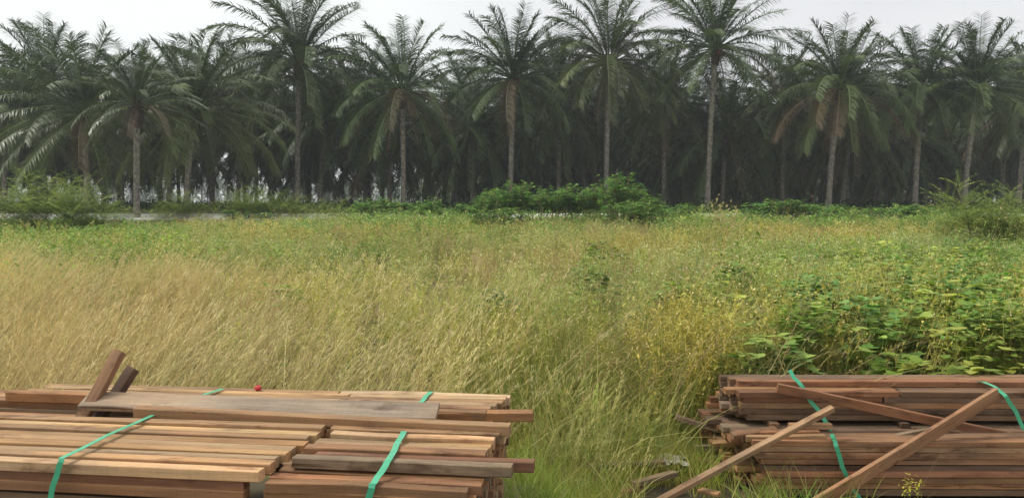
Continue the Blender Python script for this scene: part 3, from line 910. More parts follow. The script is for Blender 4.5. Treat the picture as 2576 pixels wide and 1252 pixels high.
# --- creeping broadleaf vines on the right
pr = [vine_clump(52, 0.85) for _ in range(5)] + [vine_clump(60, 0.8, (0.045, 0.08), (0.20, 0.32, 0.07), (0.36, 0.46, 0.10))] * 2
x, y = field_points(6.0, 18, 10)
u = uu(x, y); v = vnoise(x, y, 0.6, 61)
pp = smooth(1550, 2300, u + 330 * v) * np.where(y < 7.2, 0.6, 0.8)
pp = np.where((u > 1900) & (u < 2330) & (y > 12.5), pp * 0.45, pp)
k = rng.random(len(x)) < pp
scatter("broadleaf_vine", pr, x[k], y[k], 0.75, 1.15, "mounds of round-leaved creeping vine on the right behind the dark lumber stack", "vine", M_VINE, None, 0.25,
        hue=lambda x, y: np.stack([1 + 0.35 * vnoise(x, y, 1.1, 62), 1 + 0.12 * vnoise(x, y, 1.1, 62), 1 - 0.2 * vnoise(x, y, 1.1, 62)], -1))
x, y = field_points(6.5, 15, 0.9)
u = uu(x, y)
k = (u > 1380) & (u < 2000) & (vnoise(x, y, 1.0, 63) > 0.2)
scatter("broadleaf_vine", pr, x[k], y[k], 0.6, 0.95, "scattered tufts of round-leaved vine among the pale weeds of mid field", "vine", M_VINE)
# distinct mounds of big round leaves
for (cu, cv, ru, rv, ca, cb, nn, sz, lab) in (
        (2105, 725, 120, 34, (0.17, 0.28, 0.08), (0.25, 0.37, 0.11), 34, (0.06, 0.09), "dense mound of big dull green round leaves on the right of the field"),
        (1500, 650, 55, 50, (0.14, 0.23, 0.055), (0.28, 0.37, 0.08), 12, (0.06, 0.09), "clump of round-leaved vine climbing the weeds in mid field"),
        (1715, 712, 45, 20, (0.25, 0.35, 0.07), (0.31, 0.41, 0.08), 5, (0.06, 0.09), "small clump of lime round leaves right of mid field"),
        (1840, 668, 28, 14, (0.12, 0.20, 0.06), (0.2, 0.30, 0.07), 4, (0.06, 0.09), "small dark round-leaved clump above the lime one"),
        (2025, 805, 40, 22, (0.26, 0.37, 0.07), (0.33, 0.43, 0.09), 5, (0.055, 0.085), "lime green leaf clump below the dense dull mound"),
        (1935, 890, 75, 14, (0.22, 0.31, 0.09), (0.34, 0.42, 0.13), 6, (0.045, 0.07), "row of pale round leaves behind the right stack's top left corner"),
        (2265, 912, 40, 22, (0.30, 0.42, 0.07), (0.38, 0.48, 0.09), 5, (0.06, 0.09), "bright yellow-green big leaves just behind the right stack"),
        (2470, 670, 110, 60, (0.18, 0.33, 0.07), (0.28, 0.45, 0.09), 44, (0.045, 0.08), "rich green leafy mass by the right edge of the field"),
        (2500, 800, 80, 50, (0.20, 0.33, 0.07), (0.30, 0.43, 0.10), 18, (0.045, 0.07), "darker leafy growth near the right edge above the stack"),
        (715, 718, 14, 8, (0.34, 0.44, 0.08), (0.38, 0.48, 0.10), 1, (0.06, 0.08), "tiny lime leaf clump amid the straw and weeds at left"),
        (1245, 718, 40, 10, (0.12, 0.19, 0.06), (0.17, 0.25, 0.07), 2, (0.05, 0.08), "low dark leaf clump at the middle of the field")):
    pm = [vine_clump(34, 0.5, sz, ca, cb, 0.26, 0.4) for _ in range(3)]
    P_ = []
    for _ in range(nn):
        u_, v_ = cu + ru * rng.normal() * 0.6, cv + rv * rng.normal() * 0.6
        p_ = at_z(u_, v_, 0.92)
        if p_.y < 6.5: p_ = at_y(u_, v_, U(6.4, 6.9))
        P_.append(p_[:])
    P_ = np.array(P_)
    V_, Q_, C_ = tile(pm, P_ - np.array([0, 0, 0.40]), U(0.7, 1.1, nn), U(0, 6.28, nn), 1 + U(-0.15, 0.15, (nn, 3)))
    tag(obj_mesh("broadleaf_clump", mesh_from("broadleaf_clump", V_, Q_, C_, M_VINE)), lab, "vine", kind="stuff")
# stray tall straw stalks over the left and middle of the near field
g = Geo()
n = 420
ux = U(-60, 1300, n) ; yy = np.sqrt(U(4.2 ** 2, 10.5 ** 2, n))
b = np.stack([(ux - CU) / F_PX * yy, yy, 0.3 + 0 * yy], -1)
phi = rng.normal(0.1, 0.7, n)
cc = jit((1, 1, 1), n, 0.2) * mixc((0.74, 0.64, 0.34), (0.56, 0.42, 0.22), n, 0.4)
P = ribbons(g, b, phi, U(0.1, 0.8, n), U(0.1, 1.1, n), U(0.8, 1.35, n), 0.006, [1, 1, .9, .8, .7, .6, .35], cc, U(0, PI, n))
B = np.repeat(P[:, 4:].reshape(-1, 3), 5, 0); q = len(B)
ribbons(g, B + U(-0.03, 0.03, (q, 3)), np.repeat(phi, 15) + U(-0.9, 0.9, q), U(0.4, 1.2, q), 0.4, U(0.03, 0.08, q), 0.005, [.5, 1, .2], np.repeat(cc, 15, 0))
V_, Q_, C_ = g.get()
tag(obj_mesh("straw_stalks", mesh_from("straw_stalks", V_, Q_, C_, M_GRASS)), "stray pale straw stalks with feathery seed heads standing over the left grass", "dry grass", kind="stuff")
# --- dark undergrowth on the plantation floor
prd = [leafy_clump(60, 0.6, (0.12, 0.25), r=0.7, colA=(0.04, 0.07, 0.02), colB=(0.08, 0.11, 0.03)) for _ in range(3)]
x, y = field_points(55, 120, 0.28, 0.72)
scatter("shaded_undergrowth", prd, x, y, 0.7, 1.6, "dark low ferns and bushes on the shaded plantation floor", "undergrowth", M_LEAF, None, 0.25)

# ------------------------------------------------------------------ cassava, feathery shrubs
CAS = []
for (ns, H, lv) in ((13, 2.3, 230), (12, 2.3, 210), (9, 1.35, 150), (8, 1.3, 140)):
    (V1, Q1, C1), (V2, Q2, C2) = cassava_geo(ns, H, lv)
    CAS.append((mesh_from("foliage", V1, Q1, C1, M_LEAF), mesh_from("stem", V2, Q2, None, M_STEM), H))


def two_part(name, foliage, stem, x, y, s, sz, label, cat, group, yaw):
    t = empty(name, (x, y, float(ground_z(x, y)) - 0.02), yaw)
    t.scale = (s, s, sz)
    tag(t, label, cat, group)
    obj_mesh("foliage", foliage, t); obj_mesh("stem", stem, t)
    return t


# tall thicket: (u, v of top, distance)
ORD = ["first", "second", "third", "fourth", "fifth", "sixth", "seventh", "eighth", "ninth", "tenth", "eleventh", "twelfth", "thirteenth",
       "fourteenth", "fifteenth", "sixteenth", "seventeenth", "eighteenth", "nineteenth", "twentieth", "twenty-first", "twenty-second", "twenty-third", "twenty-fourth",
       "twenty-fifth", "twenty-sixth", "twenty-seventh", "twenty-eighth", "twenty-ninth", "thirtieth", "thirty-first", "thirty-second"]
thick = [(1215, 505, 37), (1238, 487, 38), (1262, 474, 40), (1290, 470, 39), (1320, 473, 41), (1350, 480, 40), (1378, 482, 38), (1406, 478, 41),
         (1432, 476, 39), (1458, 474, 40), (1484, 478, 38), (1510, 470, 40), (1538, 455, 41), (1566, 452, 39), (1592, 462, 40), (1612, 495, 38),
         (1636, 500, 39), (1655, 520, 38), (1232, 522, 34), (1300, 520, 35), (1560, 500, 35), (1608, 520, 34)]
thick.sort()
for i, (u, vt, y) in enumerate(thick):
    p = at_y(u, vt, y); x = p.x; gz = float(ground_z(x, y))
    f, s, H = CAS[i % 2]
    k = (p.z - gz) / (H * 1.02)
    two_part("cassava_plant", f, s, x, y, 1.05, k, "tall cassava in the leafy thicket at mid field, %s plant from the thicket's left end" % ORD[i], "cassava plant", "tall cassava plants of the thicket", U(0, 6.28))
low_row = [(930, 520), (965, 518), (1000, 522), (1040, 526), (1072, 519), (1110, 532), (1150, 532), (1185, 528), (1695, 535), (1725, 530), (1900, 535),
           (1925, 527), (1950, 522), (1978, 522), (2005, 525), (2035, 530), (2060, 536), (2090, 534), (2120, 532), (2160, 538), (2230, 534), (2275, 533),
           (2320, 533), (2365, 534), (600, 540), (660, 542), (880, 530)]
low_row.sort()
for i, (u, vt) in enumerate(low_row):
    y = U(41.5, 46)
    p = at_y(u, vt, y); gz = float(ground_z(p.x, y))
    f, s, H = CAS[2 + i % 2]
    two_part("cassava_plant", f, s, p.x, y, 1.5 if u > 1650 else 1.2, (p.z - gz) / H * 1.12, "low cassava in the green row before the sandy track, %s from the left" % ORD[i], "cassava plant", "low cassava plants in the row", U(0, 6.28))

FEA = [feather_geo(16, 1.75, leaves=340, lsz=0.075, Ll=0.6), feather_geo(14, 1.65, leaves=300, lsz=0.075, Ll=0.6)]
FEA = [(mesh_from("foliage", *a, M_LEAF), mesh_from("stem", b[0], b[1], None, M_STEM)) for a, b in FEA]
feathers = [(18, 500, 36), (62, 476, 37), (105, 470, 38), (150, 478, 36), (195, 498, 35), (235, 512, 37), (300, 530, 42), (450, 508, 44), (500, 502, 45), (400, 522, 43),
            (600, 505, 46), (635, 495, 45), (672, 498, 46), (710, 505, 45), (750, 512, 46), (800, 518, 45), (850, 520, 44), (2485, 497, 22), (2520, 512, 23),
            (2400, 538, 30), (2560, 530, 24), (2170, 545, 40)]
feathers.sort()
for i, (u, vt, y) in enumerate(feathers):
    p = at_y(u, vt, y); gz = float(ground_z(p.x, y)); h = p.z - gz
    f, s = FEA[i % 2]
    two_part("feathery_shrub", f, s, p.x, y, h / 1.55 * 1.05, h / 1.50, "shrub with fine feathery leaves at the field's far side, %s from the left" % ORD[i], "shrub", "feathery-leaved shrubs", U(0, 6.28))

# yellow-green sapling in front of the thicket, dry flower stalks, near weeds
(V1, Q1, C1), (V2, Q2, C2) = feather_geo(6, 1.7, leaves=55, col=(0.34, 0.34, 0.07), colB=(0.44, 0.42, 0.10), Ll=0.5, pairs=14, lsz=0.07)
p = at_y(1545, 535, 20)
t = two_part("yellow_sapling", mesh_from("foliage", V1, Q1, C1, M_LEAF), mesh_from("stem", V2, Q2, None, M_STEM), p.x, 20, 0.95, 0.85,
             "yellow-green feathery sapling standing in the weeds before the cassava thicket", "sapling", None, 0.3)


def sapling(u, v, y, s, label):
    (V1, Q1, C1) = weed_clump(7, 1.0, leaf=(0.05, 0.09), nl=8, fl=26, colA=(0.25, 0.2, 0.08), colB=(0.42, 0.36, 0.14), fcol=(0.55, 0.48, 0.25), fs=0.04)
    p = at_y(u, v, y); gz = float(ground_z(p.x, y))
    o = obj_mesh("dry_flower_stalk", mesh_from("dry_flower_stalk", V1, Q1, C1, M_LEAF), None, (p.x, y, gz))
    o.scale = (s, s, (p.z - gz))
    tag(o, label, "weed", "tall dry weeds over the field's far side")


sapling(1810, 520, 26, 1.3, "brown seeding weed poking above the cassava row, left one of the pair")
sapling(1850, 518, 27, 1.3, "brown seeding weed poking above the cassava row, right one of the pair")

# ------------------------------------------------------------------ lumber
SH = {"tan": lin(168, 132, 97), "light tan": lin(181, 147, 110), "brown": lin(150, 113, 82), "reddish brown": lin(148, 106, 80),
      "grey brown": lin(138, 116, 97), "dark brown": lin(122, 97, 78), "pale": lin(192, 159, 121), "grey": lin(158, 139, 116)}


def plank_mesh(L_, w, h, warp=0.006, seg=22):
    """Sawn plank along local X, origin at the middle of one end; eased corners and a slight warp."""
    c = 0.003
    sec = np.array([(-w / 2 + c, -h / 2), (w / 2 - c, -h / 2), (w / 2, -h / 2 + c), (w / 2, h / 2 - c), (w / 2 - c, h / 2), (-w / 2 + c, h / 2), (-w / 2, h / 2 - c), (-w / 2, -h / 2 + c)])
    X = np.linspace(0, L_, seg)
    a, b, ph = U(-warp, warp), U(-warp * 0.4, warp * 0.4), U(0, 6.28)
    V = []
    for x in X:
        t = x / L_
        oy = a * math.sin(t * PI * 1.3 + ph) + U(-0.0006, 0.0006); oz = b * math.sin(t * PI * 2 + ph)
        cs = sec * (1 - U(0, 0.035, 8)[:, None] * (rng.random((8, 1)) < 0.25))
        V.append(np.stack([np.full(8, x), cs[:, 0] + oy, cs[:, 1] + oz], -1))
    V[0][:, 0] += U(-0.002, 0.002, 8); V[-1][:, 0] += U(-0.002, 0.002, 8)
    V = np.concatenate(V)
    F = []
    for i in range(seg - 1):
        for s in range(8):
            s2 = (s + 1) % 8
            F.append((i * 8 + s, i * 8 + s2, (i + 1) * 8 + s2, (i + 1) * 8 + s))
    F.append(tuple(range(7, -1, -1))); F.append(tuple((seg - 1) * 8 + s for s in range(8)))
    me = bpy.data.meshes.new("plank")
    me.from_pydata(V.tolist(), [], F); me.update(); me.materials.append(M_WOOD)
    return me


def plank(p0, p1, w, h, shade, label, group=None, roll=0.0, name="batten", warp=0.006, cat="batten"):
    """p0, p1: centres of the two ends."""
    p0, p1 = Vector(p0), Vector(p1)
    d = p1 - p0
    o = obj_mesh(name, plank_mesh(d.length, w, h, warp))
    xa = d.normalized()
    ya = Vector((0, 0, 1)).cross(xa)
    if ya.length < 1e-4: ya = Vector((0, 1, 0))
    ya.normalize()
    za = xa.cross(ya)
    R = Matrix((xa, ya, za)).transposed().to_4x4()
    o.matrix_world = Matrix.Translation(p0) @ R @ Matrix.Rotation(roll, 4, 'X')
    c = np.array(SH[shade]) * U(0.76, 1.22) * np.array([1.13 + U(-0.05, 0.04), 1.15, 1.13 + U(-0.12, 0.1)]) * (1.02 if "upper bundle" in label or "right stack's top" in label or "reddish board" in label else 1.08 if "right" in label and "stack" in label and "left stack" not in label else 1.0)
    o.color = (*c, 1)
    tag(o, label, cat, group)
    return o


NUM = ["one", "two", "three", "four", "five", "six", "seven", "eight", "nine", "ten", "eleven", "twelve", "thirteen", "fourteen"]
W1, H1 = 0.0545, 0.037
# ---- left stack, near bundle. Local frame: a along the planks, b away from the camera
A0 = at_z(642, 1176, 0.93); A1 = at_z(0, 1148, 0.93)
ax = (A0 - A1).normalized(); bx = Vector((-ax.y, ax.x, 0)) * 1.0
if bx.y < 0: bx = -bx


def loc(a, b, z): return A0 + ax * a + bx * b + Vector((0, 0, z - 0.93))


def a_at(u, v, z):  # how far along the stack's own axis a sight line lands
    return (at_z(u, v, z) - A0).dot(ax)


shades_top = ["tan", "light tan", "pale", "tan", "light tan", "tan", "brown"]
shades_side = ["brown", "reddish brown", "tan", "brown", "grey brown"]
Rend = a_at(1195, 1217, 0.89)
GL = "battens of the left lumber stack"


def bat(a0, a1, row, layer, half, shade, db=0.0, bundle="near"):
    z = 0.93 - layer * (H1 + 0.001) - H1 / 2
    b = (row + 0.5) * (W1 + 0.0015) + db + U(-0.003, 0.003)
    sk = U(-0.004, 0.004)
    lab = "%s batten in left stack's %s bundle, layer %s, row %s back%s" % (shade, bundle, NUM[layer], NUM[row], half)
    z += U(-0.013, 0.007)
    return plank(loc(a0, b - sk, z + U(-0.002, 0.002)), loc(a1, b + sk, z + U(-0.002, 0.002)), W1 - U(0.002, 0.010), H1, shade, lab, GL, U(-0.05, 0.05))


LEFT = -2.3
for row in range(12):
    # top layer
    if row < 9:
        bat(LEFT + U(-.1, .1), 0.0 + row * 0.006 + U(-0.012, 0.03), row, 0, ", left piece", random.choice(shades_top))
        if row in (2, 3):
            s = a_at(746, 1141, 0.93) if row == 2 else a_at(797, 1133, 0.93)
            e = a_at(1285, 1177, 0.93) if row == 2 else a_at(1340, 1168, 0.93)
            bat(s, e, row, 0, ", right piece", "grey brown" if row == 2 else "reddish brown")
        elif row > 3:
            bat(0.07 + U(0, .05), Rend + U(-0.01, 0.03), row, 0, ", right piece", random.choice(shades_top))
    else:
        s = LEFT + 0.2 if row == 9 else a_at(340 + 40 * (11 - row), 1050, 0.93)
        bat(s, Rend + U(0, 0.04), row, 0, "", random.choice(["light tan", "pale"]))
    for layer in range(1, 8):
        if layer <= 3 or row in (0, 11):
            j = -0.04 + U(-0.03, 0.04)
            if row == 0 or layer == 1:
                bat(LEFT + U(-.1, .1), j, row, layer, ", left piece", random.choice(shades_side), 0.008 * (layer % 2) - 0.004)
        bat((0.0 if layer > 1 else 0.02) + U(0, 0.03), Rend + U(-0.03, 0.02), row, layer, ", right piece", random.choice(shades_side), -0.004 * (layer % 2))
# bearers carrying the near and far bundles on the bank
for k, a in enumerate((-1.9, -0.9, 0.35)):
    zt = 0.93 - 8 * (H1 + 0.001)
    plank(loc(a, -0.02, (zt + 0.45) / 2 - 0.01), loc(a, 1.25, (zt + 0.45) / 2 - 0.01), 0.12, zt - 0.45 + 0.01, "dark brown",
          "rough bearer laid crosswise under the left lumber stack, %s from its right end" % ["third", "second", "first"][k], "bearers under the left stack", 0, "bearer", 0.002, "timber bearer")

# ---- left stack, far bundle
B0 = at_z(1284, 990, 0.935)
ax2 = (B0 - at_z(120, 962, 0.935)).normalized(); bx2 = Vector((-ax2.y, ax2.x, 0))


def loc2(a, b, z): return B0 + ax2 * a - bx2 * b + Vector((0, 0, z - 0.935))    # b grows toward the camera


def bat2(a0, a1, row, layer, shade, half="", dz=0.0):
    z = 0.935 - layer * (H1 + 0.001) - H1 / 2 + dz
    b = (row + 0.5) * (W1 + 0.0015) + U(-0.002, 0.002)
    lab = "%s batten in left stack's far bundle, layer %s, row %s from behind%s" % (shade, NUM[layer], NUM[row], half)
    return plank(loc2(a0, b, z + U(-0.004, 0.004)), loc2(a1, b, z + U(-0.004, 0.004)), W1 - U(0, 0.010), H1, shade, lab, GL, U(-0.05, 0.05))


def a2(u, v, z=0.935): return (at_z(u, v, z) - B0).dot(ax2)


for row in range(6):
    if row < 2:
        jn = a2(850 + row * 35, 985)
        bat2(a2([120, 140][row], 965), jn, row, 0, "light tan", ", left piece")
        bat2(jn + 0.012, 0.0 - row * 0.01, row, 0, "pale", ", right piece")
    elif row < 5:
        bat2(a2([0, 0, 80, 150, 60][row], 975), -0.02 * (row - 1), row, 0, ["", "", "tan", "light tan", "tan"][row])
    else:
        bat2(a2(40, 985), -0.07, row, 0, "brown")
    for layer in range(1, 8):
        if row == 5 or layer <= 1:
            bat2(-2.9 + U(-.1, .1), -1.35 + U(-.02, .02), row, layer, random.choice(["brown", "grey brown", "dark brown"]), ", left piece")
            bat2(-1.33 + U(0, .02), -0.01 + U(-.03, .01), row, layer, random.choice(shades_side), ", right piece")
        else:
            bat2(-1.3 + U(-.02, .02), -0.01 + U(-.03, .01), row, layer, random.choice(shades_side), ", right piece")

# ---- loose boards lying over the seam between the bundles
def board_uv(u0, v0, z0, u1, v1, z1, w, h, shade, label, roll=0.0, name="board", group=GL, warp=0.004, cat="board"):
    return plank(at_z(u0, v0, z0), at_z(u1, v1, z1), w, h, shade, label, group, roll, name, warp, cat)


board_uv(213, 1009, 0.965, 1101, 1037, 0.965, 0.105, 0.024, "grey", "wide weathered grey board with a long crack, laid over the left stack's seam", 0.42)
board_uv(345, 1034, 0.945, 1283, 1080, 0.945, 0.055, 0.04, "tan", "long tan batten lying just in front of the wide grey cracked board", 0, "batten", GL, 0.004, "batten")
board_uv(700, 1046, 0.905, 1340, 1045, 0.915, 0.06, 0.038, "brown", "brown batten poking out right from under the wide grey board", 0, "batten", GL, 0.003, "batten")
board_uv(380, 1052, 0.915, 1250, 1098, 0.905, 0.06, 0.036, "reddish brown", "reddish batten lying below the long tan batten at the seam", 0, "batten", GL, 0.003, "batten")
plank(at_y(25, 993, 3.50), at_y(330, 1006, 3.42), 0.05, 0.042, "brown", "short brown batten topping the left end of the left stack's far bundle", GL)
# leaning stubs
plank(at_y(200, 1062, 3.28), at_y(303, 884, 3.42), 0.05, 0.036, "brown", "taller of the two battens leaning up out of the left stack", "battens leaning out of the left stack", 0.5)
plank(at_y(243, 1058, 3.34), at_y(336, 926, 3.46), 0.05, 0.036, "dark brown", "shorter of the two battens leaning up out of the left stack", "battens leaning out of the left stack", 0.4)


def strap(pts_, w, label, group, name="green_strap"):
    """Flat woven strap through world points, a given side vector keeps it lying on what it binds."""
    P = [Vector(p) for p in pts_]
    Q = []
    for i in range(len(P) - 1):
        for t in np.linspace(0, 1, 6, endpoint=False):
            Q.append(P[i].lerp(P[i + 1], t))
    Q.append(P[-1])
    V = []; F = []
    n = len(Q)
    for i, p in enumerate(Q):
        d = (Q[min(i + 1, n - 1)] - Q[max(i - 1, 0)]).normalized()
        s = Vector((1, 0, 0)); s = (s - d * s.dot(d)).normalized()
        nn = d.cross(s).normalized()
        wv = w * 0.5
        wob = math.sin(i * 0.9) * 0.0015
        for a, b in ((-1, -1), (1, -1), (1, 1), (-1, 1)):
            V.append(p + s * (a * wv + wob) + nn * b * 0.0009)
    for i in range(n - 1):
        for s in range(4):
            F.append((i * 4 + s, i * 4 + (s + 1) % 4, (i + 1) * 4 + (s + 1) % 4, (i + 1) * 4 + s))
    F += [(3, 2, 1, 0), tuple((n - 1) * 4 + s for s in range(4))]
    me = bpy.data.meshes.new(name); me.from_pydata([v[:] for v in V], [], F); me.update(); me.materials.append(M_STRAP)
    o = obj_mesh(name, me)
    return tag(o, label, "strap", group)


GS = "green plastic straps round the lumber"
zt = 0.943
fr = at_z(155, 1152, zt)
fr2 = fr + Vector((0, -0.006, -0.012))
strap([at_z(385, 1043, zt), at_z(268, 1095, zt), fr, fr2, at_y(138, 1206, fr2.y - 0.004), at_y(124, 1262, fr2.y - 0.006)], 0.019, "green strap crossing the left stack's near bundle at its left part", GS)
p0 = at_z(1016, 1084, zt); p1 = at_z(975, 1152, zt)
pf = at_z(955, 1205, 0.905)
zr = 0.940
p0 = at_z(1016, 1084, zr); p1 = at_z(979, 1155, zr)
af = a_at(955, 1200, 0.895)
strap([p0, at_z(998, 1118, zr), p1, loc(af, 0.05, 0.905), loc(af - 0.003, -0.006, 0.897), loc(af - 0.006, -0.014, 0.885), loc(af - 0.02, -0.016, 0.82), loc(af - 0.03, -0.016, 0.70)], 0.022, "green strap crossing the left stack's near bundle at its right part", GS)
strap([at_z(560, 977, 0.945), at_z(512, 992, 0.945)], 0.02, "short piece of green strap on the left stack's far bundle, near the red scrap", GS)
strap([at_z(1084, 984, 0.94), at_z(1070, 998, 0.942), at_z(1058, 1013, 0.94)], 0.021, "short piece of green strap on the far bundle, above cracked board's right end", GS)

# small red cap on the far bundle
g = Geo()
th = np.linspace(0.05, PI - 0.05, 8)
tube(g, np.stack([0 * th, 0 * th, -0.013 * np.cos(th)], -1), 0.015 * np.sin(th) * (1 + U(-.12, .12, 8)), (1, 1, 1), 9)
V_, Q_, _ = g.get(); V_ += U(-0.002, 0.002, V_.shape)
o = obj_mesh("red_scrap", mesh_from("red_scrap", V_, Q_, None, M_RED, True), None, at_z(649, 975, 0.945))
tag(o, "small crumpled red scrap lying on the left stack's back edge", "scrap")

# ---- right stack
GR = "battens of the right lumber stack"
dark = ["grey brown", "dark brown", "brown", "reddish brown", "grey brown", "dark brown"]
W2, H2 = 0.098, 0.0375


def rbat(x0, x1, y, z, shade, lab, w=W2, h=H2, dy=0.0, dzz=0.0, roll=None):
    return plank((x0, y, z), (x1, y + dy, z + dzz), w, h, shade, lab, GR, U(-0.03, 0.03) if roll is None else roll)


# lower bundle: front face at y 4.95, eight layers from the ground
YL, YU = 4.95, 5.28
for layer in range(9):
    z = -0.055 + H2 / 2 + layer * (H2 + 0.0028)
    for row in range(8):
        y = YL + (row + 0.5) * (W2 + 0.004) + U(-0.007, 0.016) + (8 - layer) * 0.003
        x0 = 1.53 + (8 - layer) * 0.010 + U(-0.02, 0.05) - row * 0.02 - (0.09 * rng.random() if row > 1 else 0)
        sh = random.choice(["brown", "reddish brown", "brown", "dark brown", "tan"]) if layer < 8 else random.choice(dark)
        rbat(x0, 4.6 + U(-.1, .1), y, z + U(-0.003, 0.003), sh, "%s batten in right stack's lower bundle, layer %s up, row %s back" % (sh, NUM[layer], NUM[row]), dy=-0.03 + U(-0.01, 0.01), dzz=U(-0.004, 0.012) if row == 0 and layer > 6 else 0.004)
# upper bundle
zb = 0.347
for layer in range(6):
    z = zb + H2 / 2 + layer * (H2 + 0.001)
    for row in range(5):
        if layer == 5 and row < 2: continue
        wv = 0.072
        y = YU + (row + 0.5) * (wv + 0.004) + U(-0.004, 0.009)
        x0 = 1.56 + U(-0.035, 0.03) - row * 0.034 * (1 - layer / 6.5) - (0.06 if (row * 3 + layer) % 5 == 2 and row > 0 else 0)
        sh = random.choice(dark)
        if layer >= 3 and row in (0, 1, 3):
            xm = 2.50 + U(-0.1, 0.15)
            rbat(x0, xm, y, z, sh, "%s batten in right stack's upper bundle, layer %s up, row %s back, left piece" % (sh, NUM[layer], NUM[row]), w=wv)
            sh = random.choice(dark)
            rbat(xm + 0.015, 4.4, y, z, sh, "%s batten in right stack's upper bundle, layer %s up, row %s back, right piece" % (sh, NUM[layer], NUM[row]), w=wv, dy=-0.03)
        else:
            rbat(x0, 4.4 + U(-.1, .1), y, z, sh, "%s batten in right stack's upper bundle, layer %s up, row %s back" % (sh, NUM[layer], NUM[row]), w=wv, dy=-0.03)
for k_, xk in enumerate((1.75, 2.62, 3.6)):
    plank((xk, 5.22, 0.324), (xk, 5.74, 0.324), 0.06, 0.036, "dark brown", "spacer batten laid crosswise between the right stack's two bundles, %s from the left" % ORD[k_], "spacers in the right stack", 0, "spacer", 0.001, "batten")
rb = lambda u0, v0, y0, u1, v1, y1, w, h, sh, lab, roll=0.0, name="batten", warp=0.006: plank(at_y(u0, v0, y0), at_y(u1, v1, y1), w, h, sh, lab, "loose battens on the right stack", roll, name, warp)
rb(1645, 1266, 4.66, 2094, 1026, 5.02, 0.045, 0.034, "tan", "light batten leaning diagonally up against the right stack's left part", 0.2)
rb(2040, 1275, 4.72, 2508, 990, 5.10, 0.030, 0.086, "brown", "long wide board leaning diagonally up across the right stack", 0.15, "board")
rb(1955, 975, 5.20, 2640, 1118, 5.14, 0.03, 0.062, "reddish brown", "reddish board sloping down rightward across the right stack's upper bundle", 0.1, "board")
rb(2052, 1135, 5.05, 2400, 1070, 5.15, 0.04, 0.032, "grey brown", "thin batten rising gently rightward in the right stack's gap")
rb(1985, 1071, 5.17, 2090, 1070, 5.17, 0.05, 0.036, "light tan", "short pale batten end under the upper bundle, beside the left green strap")
rb(2300, 1082, 5.17, 2465, 1084, 5.17, 0.05, 0.036, "light tan", "short pale batten end under the upper bundle, behind the long leaning board")
rb(1699, 1047, 5.65, 1860, 1096, 5.50, 0.05, 0.034, "grey brown", "weathered batten poking out leftward and up from the right stack")
rb(1779, 1068, 5.60, 1900, 1056, 5.60, 0.05, 0.034, "brown", "short batten end poking out left just under the upper bundle")
rb(1748, 1126, 5.50, 1900, 1120, 5.45, 0.06, 0.04, "grey brown", "batten end poking out left of the lower bundle, upper of two")
rb(1750, 1155, 5.35, 1880, 1190, 5.25, 0.05, 0.036, "brown", "batten end poking out left of the lower bundle, lower of two")
rb(1795, 1115, 5.35, 1900, 1112, 5.2, 0.06, 0.036, "tan", "tan batten end resting tilted at lower bundle's left corner", 0.3)
rb(1850, 1090, 5.12, 2060, 1089, 5.12, 0.05, 0.036, "reddish brown", "reddish batten lying on the lower bundle's front shelf")
rb(1875, 1102, 5.02, 2075, 1100, 5.02, 0.05, 0.036, "tan", "tan batten at front of the lower bundle's shelf")
rb(1840, 1096, 5.0, 1950, 1080, 5.2, 0.045, 0.036, "brown", "short skewed batten piece on the lower bundle's shelf", 0.4)
rb(2265, 980, 5.6, 2318, 950, 5.72, 0.045, 0.05, "dark brown", "batten end jutting up behind the right stack's top", 0.3)
rb(2185, 970, 5.7, 2212, 958, 5.75, 0.05, 0.04, "reddish brown", "small reddish batten stub on the right stack's top edge", 0.2)
rb(1873, 963, 5.6, 2225, 973, 5.6, 0.03, 0.05, "grey brown", "grey board standing on edge along the right stack's top back")
rb(2215, 968, 5.5, 2560, 974, 5.45, 0.08, 0.03, "brown", "brown board lying along the top right of the right stack")
# straps on the right stack
strap([at_y(1986, 930, 5.3), at_y(1998, 950, 5.27), at_y(2016, 968, 5.24), at_y(2036, 1004, 5.215), at_y(2066, 1040, 5.2), at_y(2084, 1072, 5.185), at_y(2091, 1088, 5.15), at_y(2099, 1106, 4.935), at_y(2104, 1122, 4.915), at_y(2119, 1172, 4.912), at_y(2138, 1216, 4.91), at_y(2168, 1262, 4.905)],
      0.027, "green strap hanging slack down the front of the right stack's left half", GS)
strap([at_y(2412, 964, 5.62), at_y(2440, 958, 5.5), at_y(2475, 960, 5.38), at_y(2503, 972, 5.26), at_y(2530, 996, 5.2), at_y(2556, 1036, 5.2), at_y(2576, 1080, 5.19), at_y(2592, 1140, 5.1)],
      0.027, "green strap arching over the right stack near its right end", GS)
# ---- battens and paper lying in the grass of the gap
pg0, pg1 = at_z(1470, 1172, 0.10), at_z(1672, 1162, 0.12)
plank(pg0, pg1, 0.07, 0.03, "grey brown", "weathered plank lying in the grass between stacks, the farther one", "planks lying in the grass")
pg0, pg1 = at_z(1590, 1216, 0.10), at_z(1700, 1190, 0.12)
plank(pg0, pg1, 0.05, 0.03, "grey brown", "weathered plank lying in the grass between stacks, the nearer shorter one", "planks lying in the grass")
for k_, (u_, v_, du, dv, sh_) in enumerate(((1560, 1236, 60, -8, "brown"), (1420, 1200, 45, 14, "grey brown"), (1760, 1232, 50, 10, "tan"))):
    plank(at_z(u_, v_, 0.05), at_z(u_ + du, v_ + dv, 0.06), 0.05, 0.02, sh_, "%s offcut half buried in the grass between the stacks, %s" % (sh_, ["nearest the photo's middle", "nearest the left stack", "beside the light leaning batten"][k_]), "offcuts in the grass", 0.1, "offcut", 0.002, "wood offcut")
gx, gy = np.meshgrid(np.linspace(-1, 1, 12), np.linspace(-1, 1, 9))
